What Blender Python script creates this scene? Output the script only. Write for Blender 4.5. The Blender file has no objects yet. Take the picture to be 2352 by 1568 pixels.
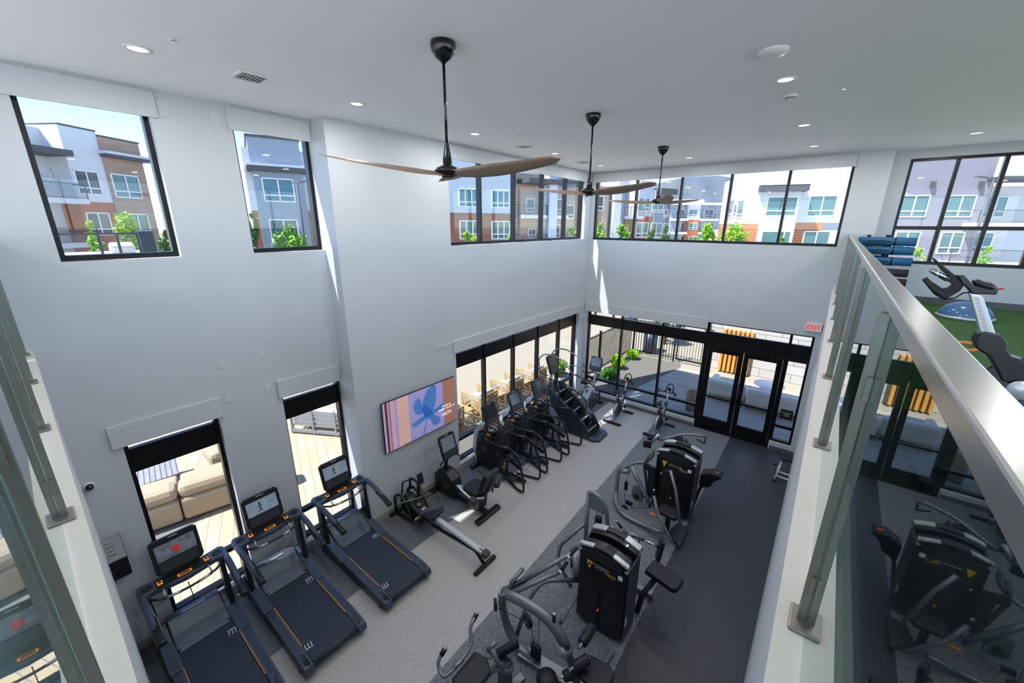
import bpy, bmesh, math, random
from mathutils import Vector, Matrix, Euler
S = bpy.context.scene
C = S.collection
PI = math.pi
random.seed(7)

# ------------------------------------------------------------------ camera
FPX = 913.664
YAW, PIT, ROL = math.radians(-38.56857), math.radians(-16.46812), math.radians(0.30948)
CAM = Vector((0, 0, 5.556))
_f = Vector((math.sin(YAW)*math.cos(PIT), math.cos(YAW)*math.cos(PIT), math.sin(PIT)))
_r = Vector((math.cos(YAW), -math.sin(YAW), 0)); _u = _r.cross(_f)
CR = _r*math.cos(ROL) + _u*math.sin(ROL); CU = -_r*math.sin(ROL) + _u*math.cos(ROL); CF = _f
cd = bpy.data.cameras.new('camera'); cam = bpy.data.objects.new('camera', cd); C.objects.link(cam)
m = Matrix.Identity(4)
for i in range(3):
    m[i][0], m[i][1], m[i][2], m[i][3] = CR[i], CU[i], -CF[i], CAM[i]
cam.matrix_world = m
cd.sensor_width = 36; cd.lens = FPX/2352*36; cd.clip_start = .02; cd.clip_end = 3000
S.camera = cam

def ray(px, py): return CR*((px-1176)/FPX) - CU*((py-784)/FPX) + CF
def at(px, py, **k):
    """world point seen at a photograph pixel, on the plane x=, y= or z="""
    d = ray(px, py)
    (ax, v), = k.items(); i = 'xyz'.index(ax)
    return CAM + d*((v-CAM[i])/d[i])

# ------------------------------------------------------------------ world, sun, exposure
W = bpy.data.worlds.new('world'); S.world = W; W.use_nodes = True
nt = W.node_tree; nt.nodes.clear()
sk = nt.nodes.new('ShaderNodeTexSky'); sk.sky_type = 'NISHITA'; sk.sun_disc = False
SUND = Vector((.46, 1.0, -1.70)).normalized()          # the way the sunlight travels
sk.sun_elevation = math.asin(-SUND.z); sk.sun_rotation = math.atan2(-SUND.x, -SUND.y)
sk.altitude = 1300; sk.air_density = .7; sk.dust_density = .1; sk.ozone_density = 2.5
bgn = nt.nodes.new('ShaderNodeBackground'); bgn.inputs['Strength'].default_value = .42
out = nt.nodes.new('ShaderNodeOutputWorld')
nt.links.new(sk.outputs[0], bgn.inputs[0]); nt.links.new(bgn.outputs[0], out.inputs[0])
sl = bpy.data.lights.new('sun', 'SUN'); sl.energy = 10; sl.angle = math.radians(.6); sl.color = (1, .965, .92)
so = bpy.data.objects.new('sun', sl); C.objects.link(so)
so.rotation_euler = SUND.to_track_quat('-Z', 'Y').to_euler(); so.location = (-20, -30, 60)
S.view_settings.view_transform = 'Standard'; S.view_settings.look = 'None'
S.view_settings.exposure = .52; S.view_settings.gamma = 1; S.view_settings.use_curve_mapping = False
S.cycles.use_denoising = True
S.cycles.max_bounces = 9; S.cycles.diffuse_bounces = 5; S.cycles.glossy_bounces = 4
S.cycles.transmission_bounces = 4; S.cycles.transparent_max_bounces = 14
S.cycles.caustics_reflective = False; S.cycles.caustics_refractive = False
S.cycles.sample_clamp_indirect = 6
LAMP_W = 16          # one recessed downlight, also each added fill lamp

# ------------------------------------------------------------------ materials
def lin(h):
    if isinstance(h, str):
        v = [int(h[i:i+2], 16)/255 for i in (0, 2, 4)]
        return tuple(c/12.92 if c <= .04045 else ((c+.055)/1.055)**2.4 for c in v) + (1,)
    return tuple(h)+(1,)
MATS = {}
def M(name, col='808080', rough=.5, metal=0, var=.06, scale=30, bump=0, spec=.5, emit=0, coat=0, stretch=None, col2=None):
    if name in MATS: return MATS[name]
    m = bpy.data.materials.new(name); m.use_nodes = True; n = m.node_tree.nodes; l = m.node_tree.links
    b = n['Principled BSDF']; c = lin(col)
    tc = n.new('ShaderNodeTexCoord'); mp = n.new('ShaderNodeMapping'); l.new(tc.outputs['Object'], mp.inputs[0])
    if stretch: mp.inputs['Scale'].default_value = stretch
    no = n.new('ShaderNodeTexNoise'); no.inputs['Scale'].default_value = scale; no.inputs['Detail'].default_value = 3
    l.new(mp.outputs[0], no.inputs['Vector'])
    mx = n.new('ShaderNodeMix'); mx.data_type = 'RGBA'
    l.new(no.outputs[0], mx.inputs[0])
    if col2: mx.inputs[6].default_value = c; mx.inputs[7].default_value = lin(col2)
    else:
        mx.inputs[6].default_value = tuple(x*(1-var) for x in c[:3])+(1,); mx.inputs[7].default_value = tuple(min(1, x*(1+var)) for x in c[:3])+(1,)
    l.new(mx.outputs[2], b.inputs['Base Color'])
    b.inputs['Roughness'].default_value = rough; b.inputs['Metallic'].default_value = metal
    b.inputs['Specular IOR Level'].default_value = spec; b.inputs['Coat Weight'].default_value = coat
    if emit: l.new(mx.outputs[2], b.inputs['Emission Color']); b.inputs['Emission Strength'].default_value = emit
    if bump:
        bp = n.new('ShaderNodeBump'); bp.inputs['Strength'].default_value = bump; bp.inputs['Distance'].default_value = .01
        l.new(no.outputs[0], bp.inputs['Height']); l.new(bp.outputs[0], b.inputs['Normal'])
    MATS[name] = m; return m

def glassmat(name, tint, rtint=(1, 1, 1), coat=1.0):
    m = bpy.data.materials.new(name); m.use_nodes = True; n = m.node_tree.nodes; l = m.node_tree.links
    n.clear(); o = n.new('ShaderNodeOutputMaterial'); g = n.new('ShaderNodeNewGeometry')
    ma = n.new('ShaderNodeMath'); ma.operation = 'MULTIPLY_ADD'; l.new(g.outputs['Backfacing'], ma.inputs[0])
    ma.inputs[1].default_value = 1/1.5-1.5; ma.inputs[2].default_value = 1.5
    fr = n.new('ShaderNodeFresnel'); l.new(ma.outputs[0], fr.inputs['IOR'])
    t = n.new('ShaderNodeBsdfTransparent'); t.inputs[0].default_value = tuple(tint)+(1,)
    gl = n.new('ShaderNodeBsdfGlossy'); gl.inputs['Roughness'].default_value = 0; gl.inputs[0].default_value = tuple(rtint)+(1,)
    mx = n.new('ShaderNodeMixShader'); cm = n.new('ShaderNodeMath'); cm.operation = 'MULTIPLY'; cm.inputs[1].default_value = coat; l.new(fr.outputs[0], cm.inputs[0]); l.new(cm.outputs[0], mx.inputs[0]); l.new(t.outputs[0], mx.inputs[1]); l.new(gl.outputs[0], mx.inputs[2])
    l.new(mx.outputs[0], o.inputs[0]); MATS[name] = m; return m

def brickmat(name, c1, c2, mortar, scale=1, bw=.5, rh=.25, ms=.02, rough=.8, off=.5, rot=0, planar='xy', bias=0, bump=.2, squash=1):
    """bricks, pavers, boards, blocks: pattern in the thing's own coordinates"""
    m = bpy.data.materials.new(name); m.use_nodes = True; n = m.node_tree.nodes; l = m.node_tree.links
    b = n['Principled BSDF']; tc = n.new('ShaderNodeTexCoord'); sp = n.new('ShaderNodeSeparateXYZ'); cb = n.new('ShaderNodeCombineXYZ')
    l.new(tc.outputs['Object'], sp.inputs[0])
    if planar == 'wall':      # u = x+y, v = z
        ad = n.new('ShaderNodeMath'); l.new(sp.outputs[0], ad.inputs[0]); l.new(sp.outputs[1], ad.inputs[1]); l.new(ad.outputs[0], cb.inputs[0]); l.new(sp.outputs[2], cb.inputs[1])
    elif planar == 'yx': l.new(sp.outputs[1], cb.inputs[0]); l.new(sp.outputs[0], cb.inputs[1])
    else: l.new(sp.outputs[0], cb.inputs[0]); l.new(sp.outputs[1], cb.inputs[1])
    mp = n.new('ShaderNodeMapping'); mp.inputs['Rotation'].default_value = (0, 0, rot); l.new(cb.outputs[0], mp.inputs[0])
    br = n.new('ShaderNodeTexBrick'); l.new(mp.outputs[0], br.inputs['Vector'])
    br.inputs['Color1'].default_value = lin(c1); br.inputs['Color2'].default_value = lin(c2); br.inputs['Mortar'].default_value = lin(mortar)
    br.inputs['Scale'].default_value = scale; br.inputs['Brick Width'].default_value = bw; br.inputs['Row Height'].default_value = rh
    br.inputs['Mortar Size'].default_value = ms; br.inputs['Bias'].default_value = bias; br.offset = off
    l.new(br.outputs[0], b.inputs['Base Color']); b.inputs['Roughness'].default_value = rough
    bp = n.new('ShaderNodeBump'); bp.inputs['Strength'].default_value = bump; bp.invert = True; bp.inputs['Distance'].default_value = .01
    l.new(br.outputs['Fac'], bp.inputs['Height']); l.new(bp.outputs[0], b.inputs['Normal'])
    MATS[name] = m; return m

M('wall paint', 'bfc4ca', .5, var=.012, scale=3)
M('ceiling paint', 'f2f3f4', .7, var=.01, scale=2)
M('black metal', '0b0b0d', .32, .3, var=.1)
M('steel', '938d87', .40, .85, var=.08, scale=8, stretch=(1, 1, 40))
M('steel rail', 'bdbbb8', .3, 1, var=.08, scale=30)
M('black plastic', '131519', .38, 0, var=.15, scale=60)
M('matte black', '0a0b0c', .6, 0, var=.15)
M('charcoal plastic', '2b2f36', .42, 0, var=.10)
M('treadmill shell', '3e4a5a', .36, .15, var=.06)
M('machine grey', '757b80', .33, .5, var=.06)
M('machine silver', 'c3c6c9', .3, .35, var=.04)
M('upholstery', '191c22', .5, 0, var=.12, scale=200, bump=.08, spec=.35)
M('rubber', '101113', .75, 0, var=.2, scale=120)
M('belt', '212b3a', .62, 0, var=.10, scale=150)
M('chrome', 'd5d7da', .12, 1, var=.03)
M('orange', 'd9822b', .5, var=.05)
M('yellow', 'e8b92c', .5, var=.04)
M('white plastic', 'e6e6e4', .45, var=.02)
M('red', 'c8281e', .5, var=.04)
M('curb warm light', 'd6cfc6', .5, var=.02)  # warm lamplight on the curb put into its colour
M('white vinyl', 'f0f0ee', .5, var=.02)
glassmat('window glass', (.86, .88, .885), coat=.5)
glassmat('fill window glass', (.97, .98, .98))
glassmat('rail glass', (.52, .62, .60), rtint=(.97, 1, 1))
glassmat('clear glass', (.96, .98, .98))

# ------------------------------------------------------------------ mesh builder
class MB:
    def __init__(s): s.b = bmesh.new(); s.mi = 0
    def _fin(s, vs, smooth=False):
        for f in {f for v in vs for f in v.link_faces}: f.material_index = s.mi; f.smooth = smooth
        return s
    def mat(s, i): s.mi = i; return s
    def box(s, c, d, rot=None):
        r = bmesh.ops.create_cube(s.b, size=1); mt = Matrix.Translation(c)
        if rot is not None: mt = mt @ (rot.to_matrix().to_4x4() if isinstance(rot, Euler) else (Euler(rot).to_matrix().to_4x4() if isinstance(rot, (tuple, list)) else rot))
        mt = mt @ Matrix.Diagonal((d[0], d[1], d[2], 1))
        bmesh.ops.transform(s.b, matrix=mt, verts=r['verts']); return s._fin(r['verts'])
    def bx(s, x0, x1, y0, y1, z0, z1): return s.box(((x0+x1)/2, (y0+y1)/2, (z0+z1)/2), (abs(x1-x0), abs(y1-y0), abs(z1-z0)))
    def bar(s, a, b, w, h=None, up=(0, 0, 1)):
        """rectangular bar from a to b, w across, h along 'up'"""
        a, b = Vector(a), Vector(b); d = b-a; L = d.length; d.normalize(); h = h or w
        upv = Vector(up)
        if abs(d.dot(upv.normalized())) > .98: upv = Vector((0, 1, 0)) if abs(d.y) < .9 else Vector((1, 0, 0))
        x = d.cross(upv).normalized(); z = x.cross(d).normalized()
        mt = Matrix.Identity(4)
        for i in range(3): mt[i][0], mt[i][1], mt[i][2], mt[i][3] = x[i]*w, d[i]*L, z[i]*h, (a[i]+b[i])/2
        r = bmesh.ops.create_cube(s.b, size=1); bmesh.ops.transform(s.b, matrix=mt, verts=r['verts']); return s._fin(r['verts'])
    def cyl(s, a, b, r1, r2=None, seg=16, smooth=True):
        a, b = Vector(a), Vector(b); d = b-a
        q = d.to_track_quat('Z', 'Y').to_matrix().to_4x4()
        r = bmesh.ops.create_cone(s.b, cap_ends=True, segments=seg, radius1=r1, radius2=r1 if r2 is None else r2, depth=d.length)
        bmesh.ops.transform(s.b, matrix=Matrix.Translation((a+b)/2) @ q, verts=r['verts']); s._fin(r['verts'])
        if smooth:
            for f in {f for v in r['verts'] for f in v.link_faces}:
                if len(f.verts) == 4: f.smooth = True
        return s
    def tube(s, pts, r, seg=10, closed=False, fillet=0, flat=1.0):
        """round (or flattened) tube along points, corners rounded by fillet"""
        P = [Vector(p) for p in pts]
        if fillet:
            Q = []; n = len(P)
            for i in range(n):
                if not closed and i in (0, n-1): Q.append(P[i]); continue
                p, a, b = P[i], P[i-1], P[(i+1) % n]
                u, v = a-p, b-p; f = min(fillet, u.length*.45, v.length*.45); s0 = p+u.normalized()*f; s1 = p+v.normalized()*f
                for k in range(6):
                    t = k/5; Q.append(s0*(1-t)**2 + p*2*t*(1-t) + s1*t*t)
            P = Q
        n = len(P); rings = []; prev = None
        rr = r if isinstance(r, (list, tuple)) else [r]*n
        if len(rr) != n: rr = [rr[0]+(rr[-1]-rr[0])*i/(n-1) for i in range(n)]
        for i in range(n):
            if closed: d = P[(i+1) % n]-P[i-1]
            else: d = (P[min(i+1, n-1)]-P[max(i-1, 0)])
            d.normalize()
            if prev is None:
                x = d.cross(Vector((0, 0, 1)))
                if x.length < .1: x = d.cross(Vector((0, 1, 0)))
                x.normalize()
            else: x = (prev - d*prev.dot(d)).normalized()
            prev = x; y = d.cross(x)
            rings.append([s.b.verts.new(P[i]+x*math.cos(t)*rr[i]+y*math.sin(t)*rr[i]*flat) for t in [2*PI*k/seg for k in range(seg)]])
        m = n if closed else n-1
        for i in range(m):
            A, B = rings[i], rings[(i+1) % n]
            for k in range(seg):
                f = s.b.faces.new((A[k], A[(k+1) % seg], B[(k+1) % seg], B[k])); f.smooth = True; f.material_index = s.mi
        if not closed:
            for R, w in ((rings[0], -1), (rings[-1], 1)):
                f = s.b.faces.new(R[::-1] if w < 0 else R); f.material_index = s.mi
        return s
    def lathe(s, prof, o=(0, 0, 0), axis=(0, 0, 1), seg=24):
        q = Vector(axis).to_track_quat('Z', 'Y').to_matrix(); o = Vector(o); rings = []
        for r, z in prof:
            if r < 1e-5: rings.append([s.b.verts.new(o+q @ Vector((0, 0, z)))]); continue
            rings.append([s.b.verts.new(o+q @ Vector((r*math.cos(2*PI*k/seg), r*math.sin(2*PI*k/seg), z))) for k in range(seg)])
        for A, B in zip(rings, rings[1:]):
            for k in range(seg):
                a, b = A[k % len(A)], A[(k+1) % len(A)]; c, d = B[(k+1) % len(B)], B[k % len(B)]
                vs = []
                for v in (a, b, c, d):
                    if v not in vs: vs.append(v)
                if len(vs) > 2:
                    f = s.b.faces.new(vs); f.smooth = True; f.material_index = s.mi
        return s
    def ell(s, c, r, rot=None, seg=16):
        R = bmesh.ops.create_uvsphere(s.b, u_segments=seg, v_segments=max(6, seg//2), radius=1)
        mt = Matrix.Translation(c)
        if rot: mt = mt @ Euler(rot).to_matrix().to_4x4()
        bmesh.ops.transform(s.b, matrix=mt @ Matrix.Diagonal((r[0], r[1], r[2], 1)), verts=R['verts']); return s._fin(R['verts'], True)
    def prism(s, poly, a0, a1, axis='y'):
        """polygon in the plane across axis, extruded from a0 to a1; poly (u,v): y->(x,z) x->(y,z) z->(x,y)"""
        def P(u, v, a): return {'y': (u, a, v), 'x': (a, u, v), 'z': (u, v, a)}[axis]
        A = [s.b.verts.new(P(u, v, a0)) for u, v in poly]; B = [s.b.verts.new(P(u, v, a1)) for u, v in poly]; n = len(A)
        fs = [s.b.faces.new(A[::-1]), s.b.faces.new(B)]
        for i in range(n): fs.append(s.b.faces.new((A[i], A[(i+1) % n], B[(i+1) % n], B[i])))
        for f in fs: f.material_index = s.mi
        return s
    def quad(s, *p):
        f = s.b.faces.new([s.b.verts.new(q) for q in p]); f.material_index = s.mi; return s
    def sheet(s, quad, t):
        """thin slab: four corners (ccw from the front) and a thickness behind"""
        q = [Vector(p) for p in quad]; n = (q[1]-q[0]).cross(q[2]-q[0]).normalized()*t
        A = [s.b.verts.new(p) for p in q]; B = [s.b.verts.new(p-n) for p in q]
        fs = [s.b.faces.new(A), s.b.faces.new(B[::-1])]+[s.b.faces.new((A[(i+1) % 4], A[i], B[i], B[(i+1) % 4])) for i in range(4)]
        for f in fs: f.material_index = s.mi
        return s
    def xf(s, mt): bmesh.ops.transform(s.b, matrix=mt, verts=s.b.verts[:]); return s
    def build(s, name, mats, parent=None, bevel=0, label=None, sub=0):
        bmesh.ops.recalc_face_normals(s.b, faces=s.b.faces[:])
        me = bpy.data.meshes.new(name); s.b.to_mesh(me); s.b.free()
        if not isinstance(mats, (list, tuple)): mats = [mats]
        for mm in mats: me.materials.append(MATS[mm])
        o = bpy.data.objects.new(name, me); C.objects.link(o)
        if parent: o.parent = parent
        if bevel:
            b = o.modifiers.new('bevel', 'BEVEL'); b.width = bevel; b.segments = 2; b.limit_method = 'ANGLE'; b.angle_limit = .7
        if sub:
            b = o.modifiers.new('sub', 'SUBSURF'); b.levels = sub; b.render_levels = sub
            for p in me.polygons: p.use_smooth = True
        if label: o['label'] = label
        return o
def tag(o, label, cat, group=None, kind=None):
    o['label'] = label; o['category'] = cat
    if group: o['group'] = group
    if kind: o['kind'] = kind
    return o
def struct(o): o['kind'] = 'structure'; return o
def thing(name, label, cat, loc=(0, 0, 0), rz=0, group=None):
    o = bpy.data.objects.new(name, None); C.objects.link(o); o.location = loc; o.rotation_euler = (0, 0, rz); o.empty_display_size = .1
    return tag(o, label, cat, group)
def dup(root, loc, rz=0, label=None, group=None):
    def rec(o, par):
        c = o.copy(); C.objects.link(c)
        if par: c.parent = par
        for k in o.children: rec(k, c)
        return c
    r = rec(root, None); r.location = loc; r.rotation_euler = (0, 0, rz)
    if label: r['label'] = label
    if group: r['group'] = group
    return r
def text(s, size, mat, parent, name='lettering', loc=(0, 0, 0), rot=(0, 0, 0), ext=.001, bold=0, sx=1):
    cu = bpy.data.curves.new(name, 'FONT'); cu.body = s; cu.size = size; cu.extrude = ext; cu.align_x = 'CENTER'; cu.align_y = 'CENTER'; cu.offset = bold; cu.resolution_u = 3
    t = bpy.data.objects.new(name, cu); C.objects.link(t); bpy.context.view_layer.update()
    me = bpy.data.meshes.new_from_object(t.evaluated_get(bpy.context.evaluated_depsgraph_get())); bpy.data.objects.remove(t); bpy.data.curves.remove(cu)
    me.materials.clear(); me.materials.append(MATS[mat]); o = bpy.data.objects.new(name, me); C.objects.link(o)
    o.location = loc; o.rotation_euler = rot; o.scale = (sx, 1, 1)
    if parent: o.parent = parent
    return o
# ================================================================== THE ROOM
XL1, XL2, YS, YF, HC = -6.40, -6.01, 3.226, 11.306, 7.0
YM, ZM, ZC = 11.75, 4.03, 4.25            # mezzanine end wall, mezzanine floor, curb top
XV, YV = .06, -.03                         # edges of the opening
YB, XR = -5.0, 6.5                          # back and right walls of the mezzanine, outside the photo

def wall(name, axis, p0, p1, u0, u1, z0, z1, holes=()):
    """wall slab between planes p0,p1 on an axis, u along it, with rectangular openings"""
    us = sorted({u0, u1}|{h[i] for h in holes for i in (0, 1)}); zs = sorted({z0, z1}|{h[i] for h in holes for i in (2, 3)})
    mb = MB()
    for z_a, z_b in zip(zs, zs[1:]):
        run = None
        for a, b in zip(us, us[1:]):
            cu, cz = (a+b)/2, (z_a+z_b)/2
            solid = not any(h[0] < cu < h[1] and h[2] < cz < h[3] for h in holes)
            if solid: run = (run[0], b) if run else (a, b)
            if (not solid or b == us[-1]) and run:
                if axis == 'x': mb.bx(p0, p1, run[0], run[1], z_a, z_b)
                else: mb.bx(run[0], run[1], p0, p1, z_a, z_b)
                run = None
    return struct(mb.build(name, 'wall paint'))

W1 = (.36, 1.385, 5.14, 6.90); W2 = (2.20, YS, 5.14, 6.90); L1 = (.395, 1.40, .14, 3.0); L2 = (2.24, YS, .14, 3.0)
wall('wall_left', 'x', XL1-.25, XL1, YB, YS, 0, HC, [W1, W2, L1, L2, (-4.6, -.9, 4.2, 6.9)])  # last opening is unseen, added to let in more sun
W3 = (5.58, 10.95, 5.13, 6.95); L3 = (5.60, 10.95, .14, 3.05)
o = wall('wall_left', 'x', XL2-.25, XL2, YS+.27, YF, 0, HC, [W3, L3]); o.name = 'wall_left_2'
struct(MB().bx(XL1-.25, XL2, YS, YS+.27, 0, HC).build('wall_step', 'wall paint'))
FU = (-5.93, -.03, 5.11, 6.90); FL = (-5.93, -.04, 0, 3.08)
wall('wall_far', 'y', YF, YF+.25, XL2-.25, .29, 0, HC, [FU, FL])
struct(MB().bx(.29, .54, YF, YM+.25, 0, HC).build('wall_corner_pier', 'wall paint'))
MW = (.82, 5.6, 4.80, 6.84)
o = wall('wall_far', 'y', YM, YM+.25, .54, XR+.25, 0, HC, [MW]); o.name = 'wall_far_2'
wall('wall_right', 'x', XR, XR+.25, YB-.25, YM, ZM-.3, HC, [(-4.6, 11, 4.15, 6.92)])  # large unseen opening, added for fill light
wall('wall_back', 'y', YB-.25, YB, XL1-.25, XR, ZM-.3, HC, [(-6, 6, 4.12, 6.92)])  # unseen opening, enlarged to admit sun and fill light
# sill walls under the far windows
struct(MB().bx(-5.93, -2.34, YF+.02, YF+.25, 0, .19).build('window_sill_wall', 'wall paint'))
struct(MB().bx(-.50, -.04, YF+.02, YF+.25, 0, .19).build('window_sill_wall_2', 'wall paint'))
struct(MB().prism([(XL1-.25, YB-.25), (XR+.25, YB-.25), (XR+.25, YM+.25), (.29, YM+.25), (.29, YF+.25), (XL2-.25, YF+.25), (XL2-.25, YS+.27), (XL1-.25, YS+.27)], HC, HC+.3, 'z').build('ceiling', 'ceiling paint'))
# void edges: downstand walls and mezzanine slabs, with the curb on top
cm = MB(); cm.bx(XV, XV+.21, YV, YF, 0, ZC-.012); struct(cm.build('wall_right_lower', 'wall paint'))
cm = MB(); cm.bx(XL1, XV+.21, YV-.21, YV, 0, ZC-.012); struct(cm.build('wall_near_lower', 'wall paint'))
struct(MB().bx(XV, XV+.21, YV-.21, YF, ZC-.012, ZC).build('trim_9', 'curb warm light')); struct(MB().bx(XL1, XV, YV-.21, YV, ZC-.012, ZC).build('trim_10', 'curb warm light'))  # thin caps tinted for the warm light on the curb
M('pale bounce carpet', 'dcdcda', .9, var=.08, scale=90)  # unseen floor, made pale to bounce sun up to the ceiling
struct(MB().bx(XL1, XR, YB, YV-.21, ZM-.3, ZM).build('mezzanine_floor_near', 'pale bounce carpet'))

# turf of the mezzanine
def turfmat():
    m = bpy.data.materials.new('turf'); m.use_nodes = True; n = m.node_tree.nodes; l = m.node_tree.links; b = n['Principled BSDF']
    tc = n.new('ShaderNodeTexCoord'); no = n.new('ShaderNodeTexNoise'); no.inputs['Scale'].default_value = 55; no.inputs['Detail'].default_value = 6
    l.new(tc.outputs['Object'], no.inputs['Vector']); cr = n.new('ShaderNodeValToRGB'); l.new(no.outputs[0], cr.inputs[0])
    e = cr.color_ramp.elements; e[0].position = .35; e[0].color = lin('1c3a0e'); e[1].position = .68; e[1].color = lin('4b7a2a')
    l.new(cr.outputs[0], b.inputs['Base Color']); b.inputs['Roughness'].default_value = .9
    bp = n.new('ShaderNodeBump'); bp.inputs['Strength'].default_value = .8; bp.inputs['Distance'].default_value = .03; l.new(no.outputs[0], bp.inputs['Height']); l.new(bp.outputs[0], b.inputs['Normal'])
    MATS['turf'] = m
turfmat()
struct(MB().bx(XV+.21, XR, 4.6, YM, ZM-.3, ZM).build('mezzanine_floor', 'turf'))
struct(MB().bx(XV+.21, XR, YV-.21, 4.6, ZM-.3, ZM).build('mezzanine_floor_rubber', 'rubber'))

# ---- gym floor: woven grey planks, pale field, textured strip, dark rubber
def weave(name, c1, c2, sx, sy, rough=.55, plank=True):
    m = bpy.data.materials.new(name); m.use_nodes = True; n = m.node_tree.nodes; l = m.node_tree.links; b = n['Principled BSDF']
    tc = n.new('ShaderNodeTexCoord'); mp = n.new('ShaderNodeMapping'); mp.inputs['Scale'].default_value = (sx, sy, 1); l.new(tc.outputs['Object'], mp.inputs[0])
    no = n.new('ShaderNodeTexNoise'); no.inputs['Scale'].default_value = 1; no.inputs['Detail'].default_value = 2; l.new(mp.outputs[0], no.inputs['Vector'])
    mp2 = n.new('ShaderNodeMapping'); mp2.inputs['Scale'].default_value = (sy*.7, sx*.7, 1); l.new(tc.outputs['Object'], mp2.inputs[0])
    no2 = n.new('ShaderNodeTexNoise'); no2.inputs['Scale'].default_value = 1; l.new(mp2.outputs[0], no2.inputs['Vector'])
    av = n.new('ShaderNodeMath'); av.operation = 'MULTIPLY_ADD'; av.inputs[1].default_value = .45; l.new(no2.outputs[0], av.inputs[0])
    hl = n.new('ShaderNodeMath'); hl.operation = 'MULTIPLY'; hl.inputs[1].default_value = .55; l.new(no.outputs[0], hl.inputs[0]); l.new(hl.outputs[0], av.inputs[2])
    cr = n.new('ShaderNodeValToRGB'); l.new(av.outputs[0], cr.inputs[0]); e = cr.color_ramp.elements
    e[0].position = .36; e[0].color = lin(c1); e[1].position = .62; e[1].color = lin(c2)
    l.new(cr.outputs[0], b.inputs['Base Color']); b.inputs['Roughness'].default_value = rough; b.inputs['Specular IOR Level'].default_value = .35
    MATS[name] = m
weave('pale plank', '9a9795', 'b6b3b1', 14, 150, .38)
weave('dark plank', '4c4f54', '6f7378', 14, 150, .5)
weave('strip carpet', '484c52', '868a90', 22, 110, .8)
weave('rubber floor', '2f3137', '3c3e45', 200, 200, .42)
def slab(name, poly, mt, z=0.0, t=.05):
    return struct(MB().prism(poly, z-t, z, 'z').build(name, mt))
X1A, X1B = -3.04, -3.24      # strip edges run a hair off square to the room
def xs1(y): return -3.04+(-3.23+3.04)*(y-2.17)/(9.8-2.17)
def xs2(y): return -1.28+(-1.37+1.28)*(y-3.6)/(11.27-3.6)
y0, y1 = YV, YF+.05
slab('floor', [(-4.93, y0), (xs1(y0), y0), (xs1(y1), y1), (-4.93, y1)], 'pale plank')
slab('floor_dark_planks', [(XL1-.02, y0), (-4.93, y0), (-4.93, 3.45), (-4.93, y1), (XL2-.02, y1), (XL2-.02, YS), (XL1-.02, YS)], 'dark plank')
slab('floor_carpet_strip', [(xs1(y0), y0), (xs2(y0), y0), (xs2(y1), y1), (xs1(y1), y1)], 'strip carpet')
slab('floor_rubber', [(xs2(y0), y0), (XV, y0), (XV, y1), (xs2(y1), y1)], 'rubber floor')
# baseboards
M('base taupe', 'a3a49c', .6); M('base grey', '5a5b5e', .6)
struct(MB().bx(XL1, XL1+.012, YV, YS, 0, .13).bx(XL2, XL2+.012, YS, 5.6, 0, .13).bx(XL2, XL2+.012, 5.6, YF, 0, .13).bx(XL1, XL2+.012, YS-.012, YS, 0, .13).build('baseboard_left', 'base taupe'))
struct(MB().bx(-5.93, -2.36, YF-.0, YF+.012, 0, .1).bx(-5.93, -2.36, YF-.012, YF, 0, .1).bx(-.47, .06, YF-.012, YF, 0, .1).build('baseboard_far', 'base grey'))
struct(MB().bx(.54, XR, YM-.012, YM, ZM, ZM+.12).build('baseboard_mezzanine', 'base grey'))

# roller shade boxes above the windows (white)
def shade(n, *b):
    return struct(MB().bx(*b).build('trim_%d' % n, 'wall paint', bevel=.003))
shade(1, XL1, XL1+.03, .30, 1.45, 6.70, 6.965); shade(2, XL1, XL1+.03, 2.15, YS-.03, 6.70, 6.965)
shade(3, XL1, XL1+.035, .30, 1.45, 2.92, 3.21); shade(4, XL1, XL1+.035, 2.19, YS-.04, 2.92, 3.21)
shade(5, XL2, XL2+.04, 5.53, 11.0, 2.90, 3.17); shade(6, XL2, XL2+.04, 5.53, 11.0, 6.72, 6.965)
shade(7, -5.98, -2.34, YF-.04, YF, 2.90, 3.18); shade(8, -5.98, -.02, YF-.04, YF, 6.72, 6.965)

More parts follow.
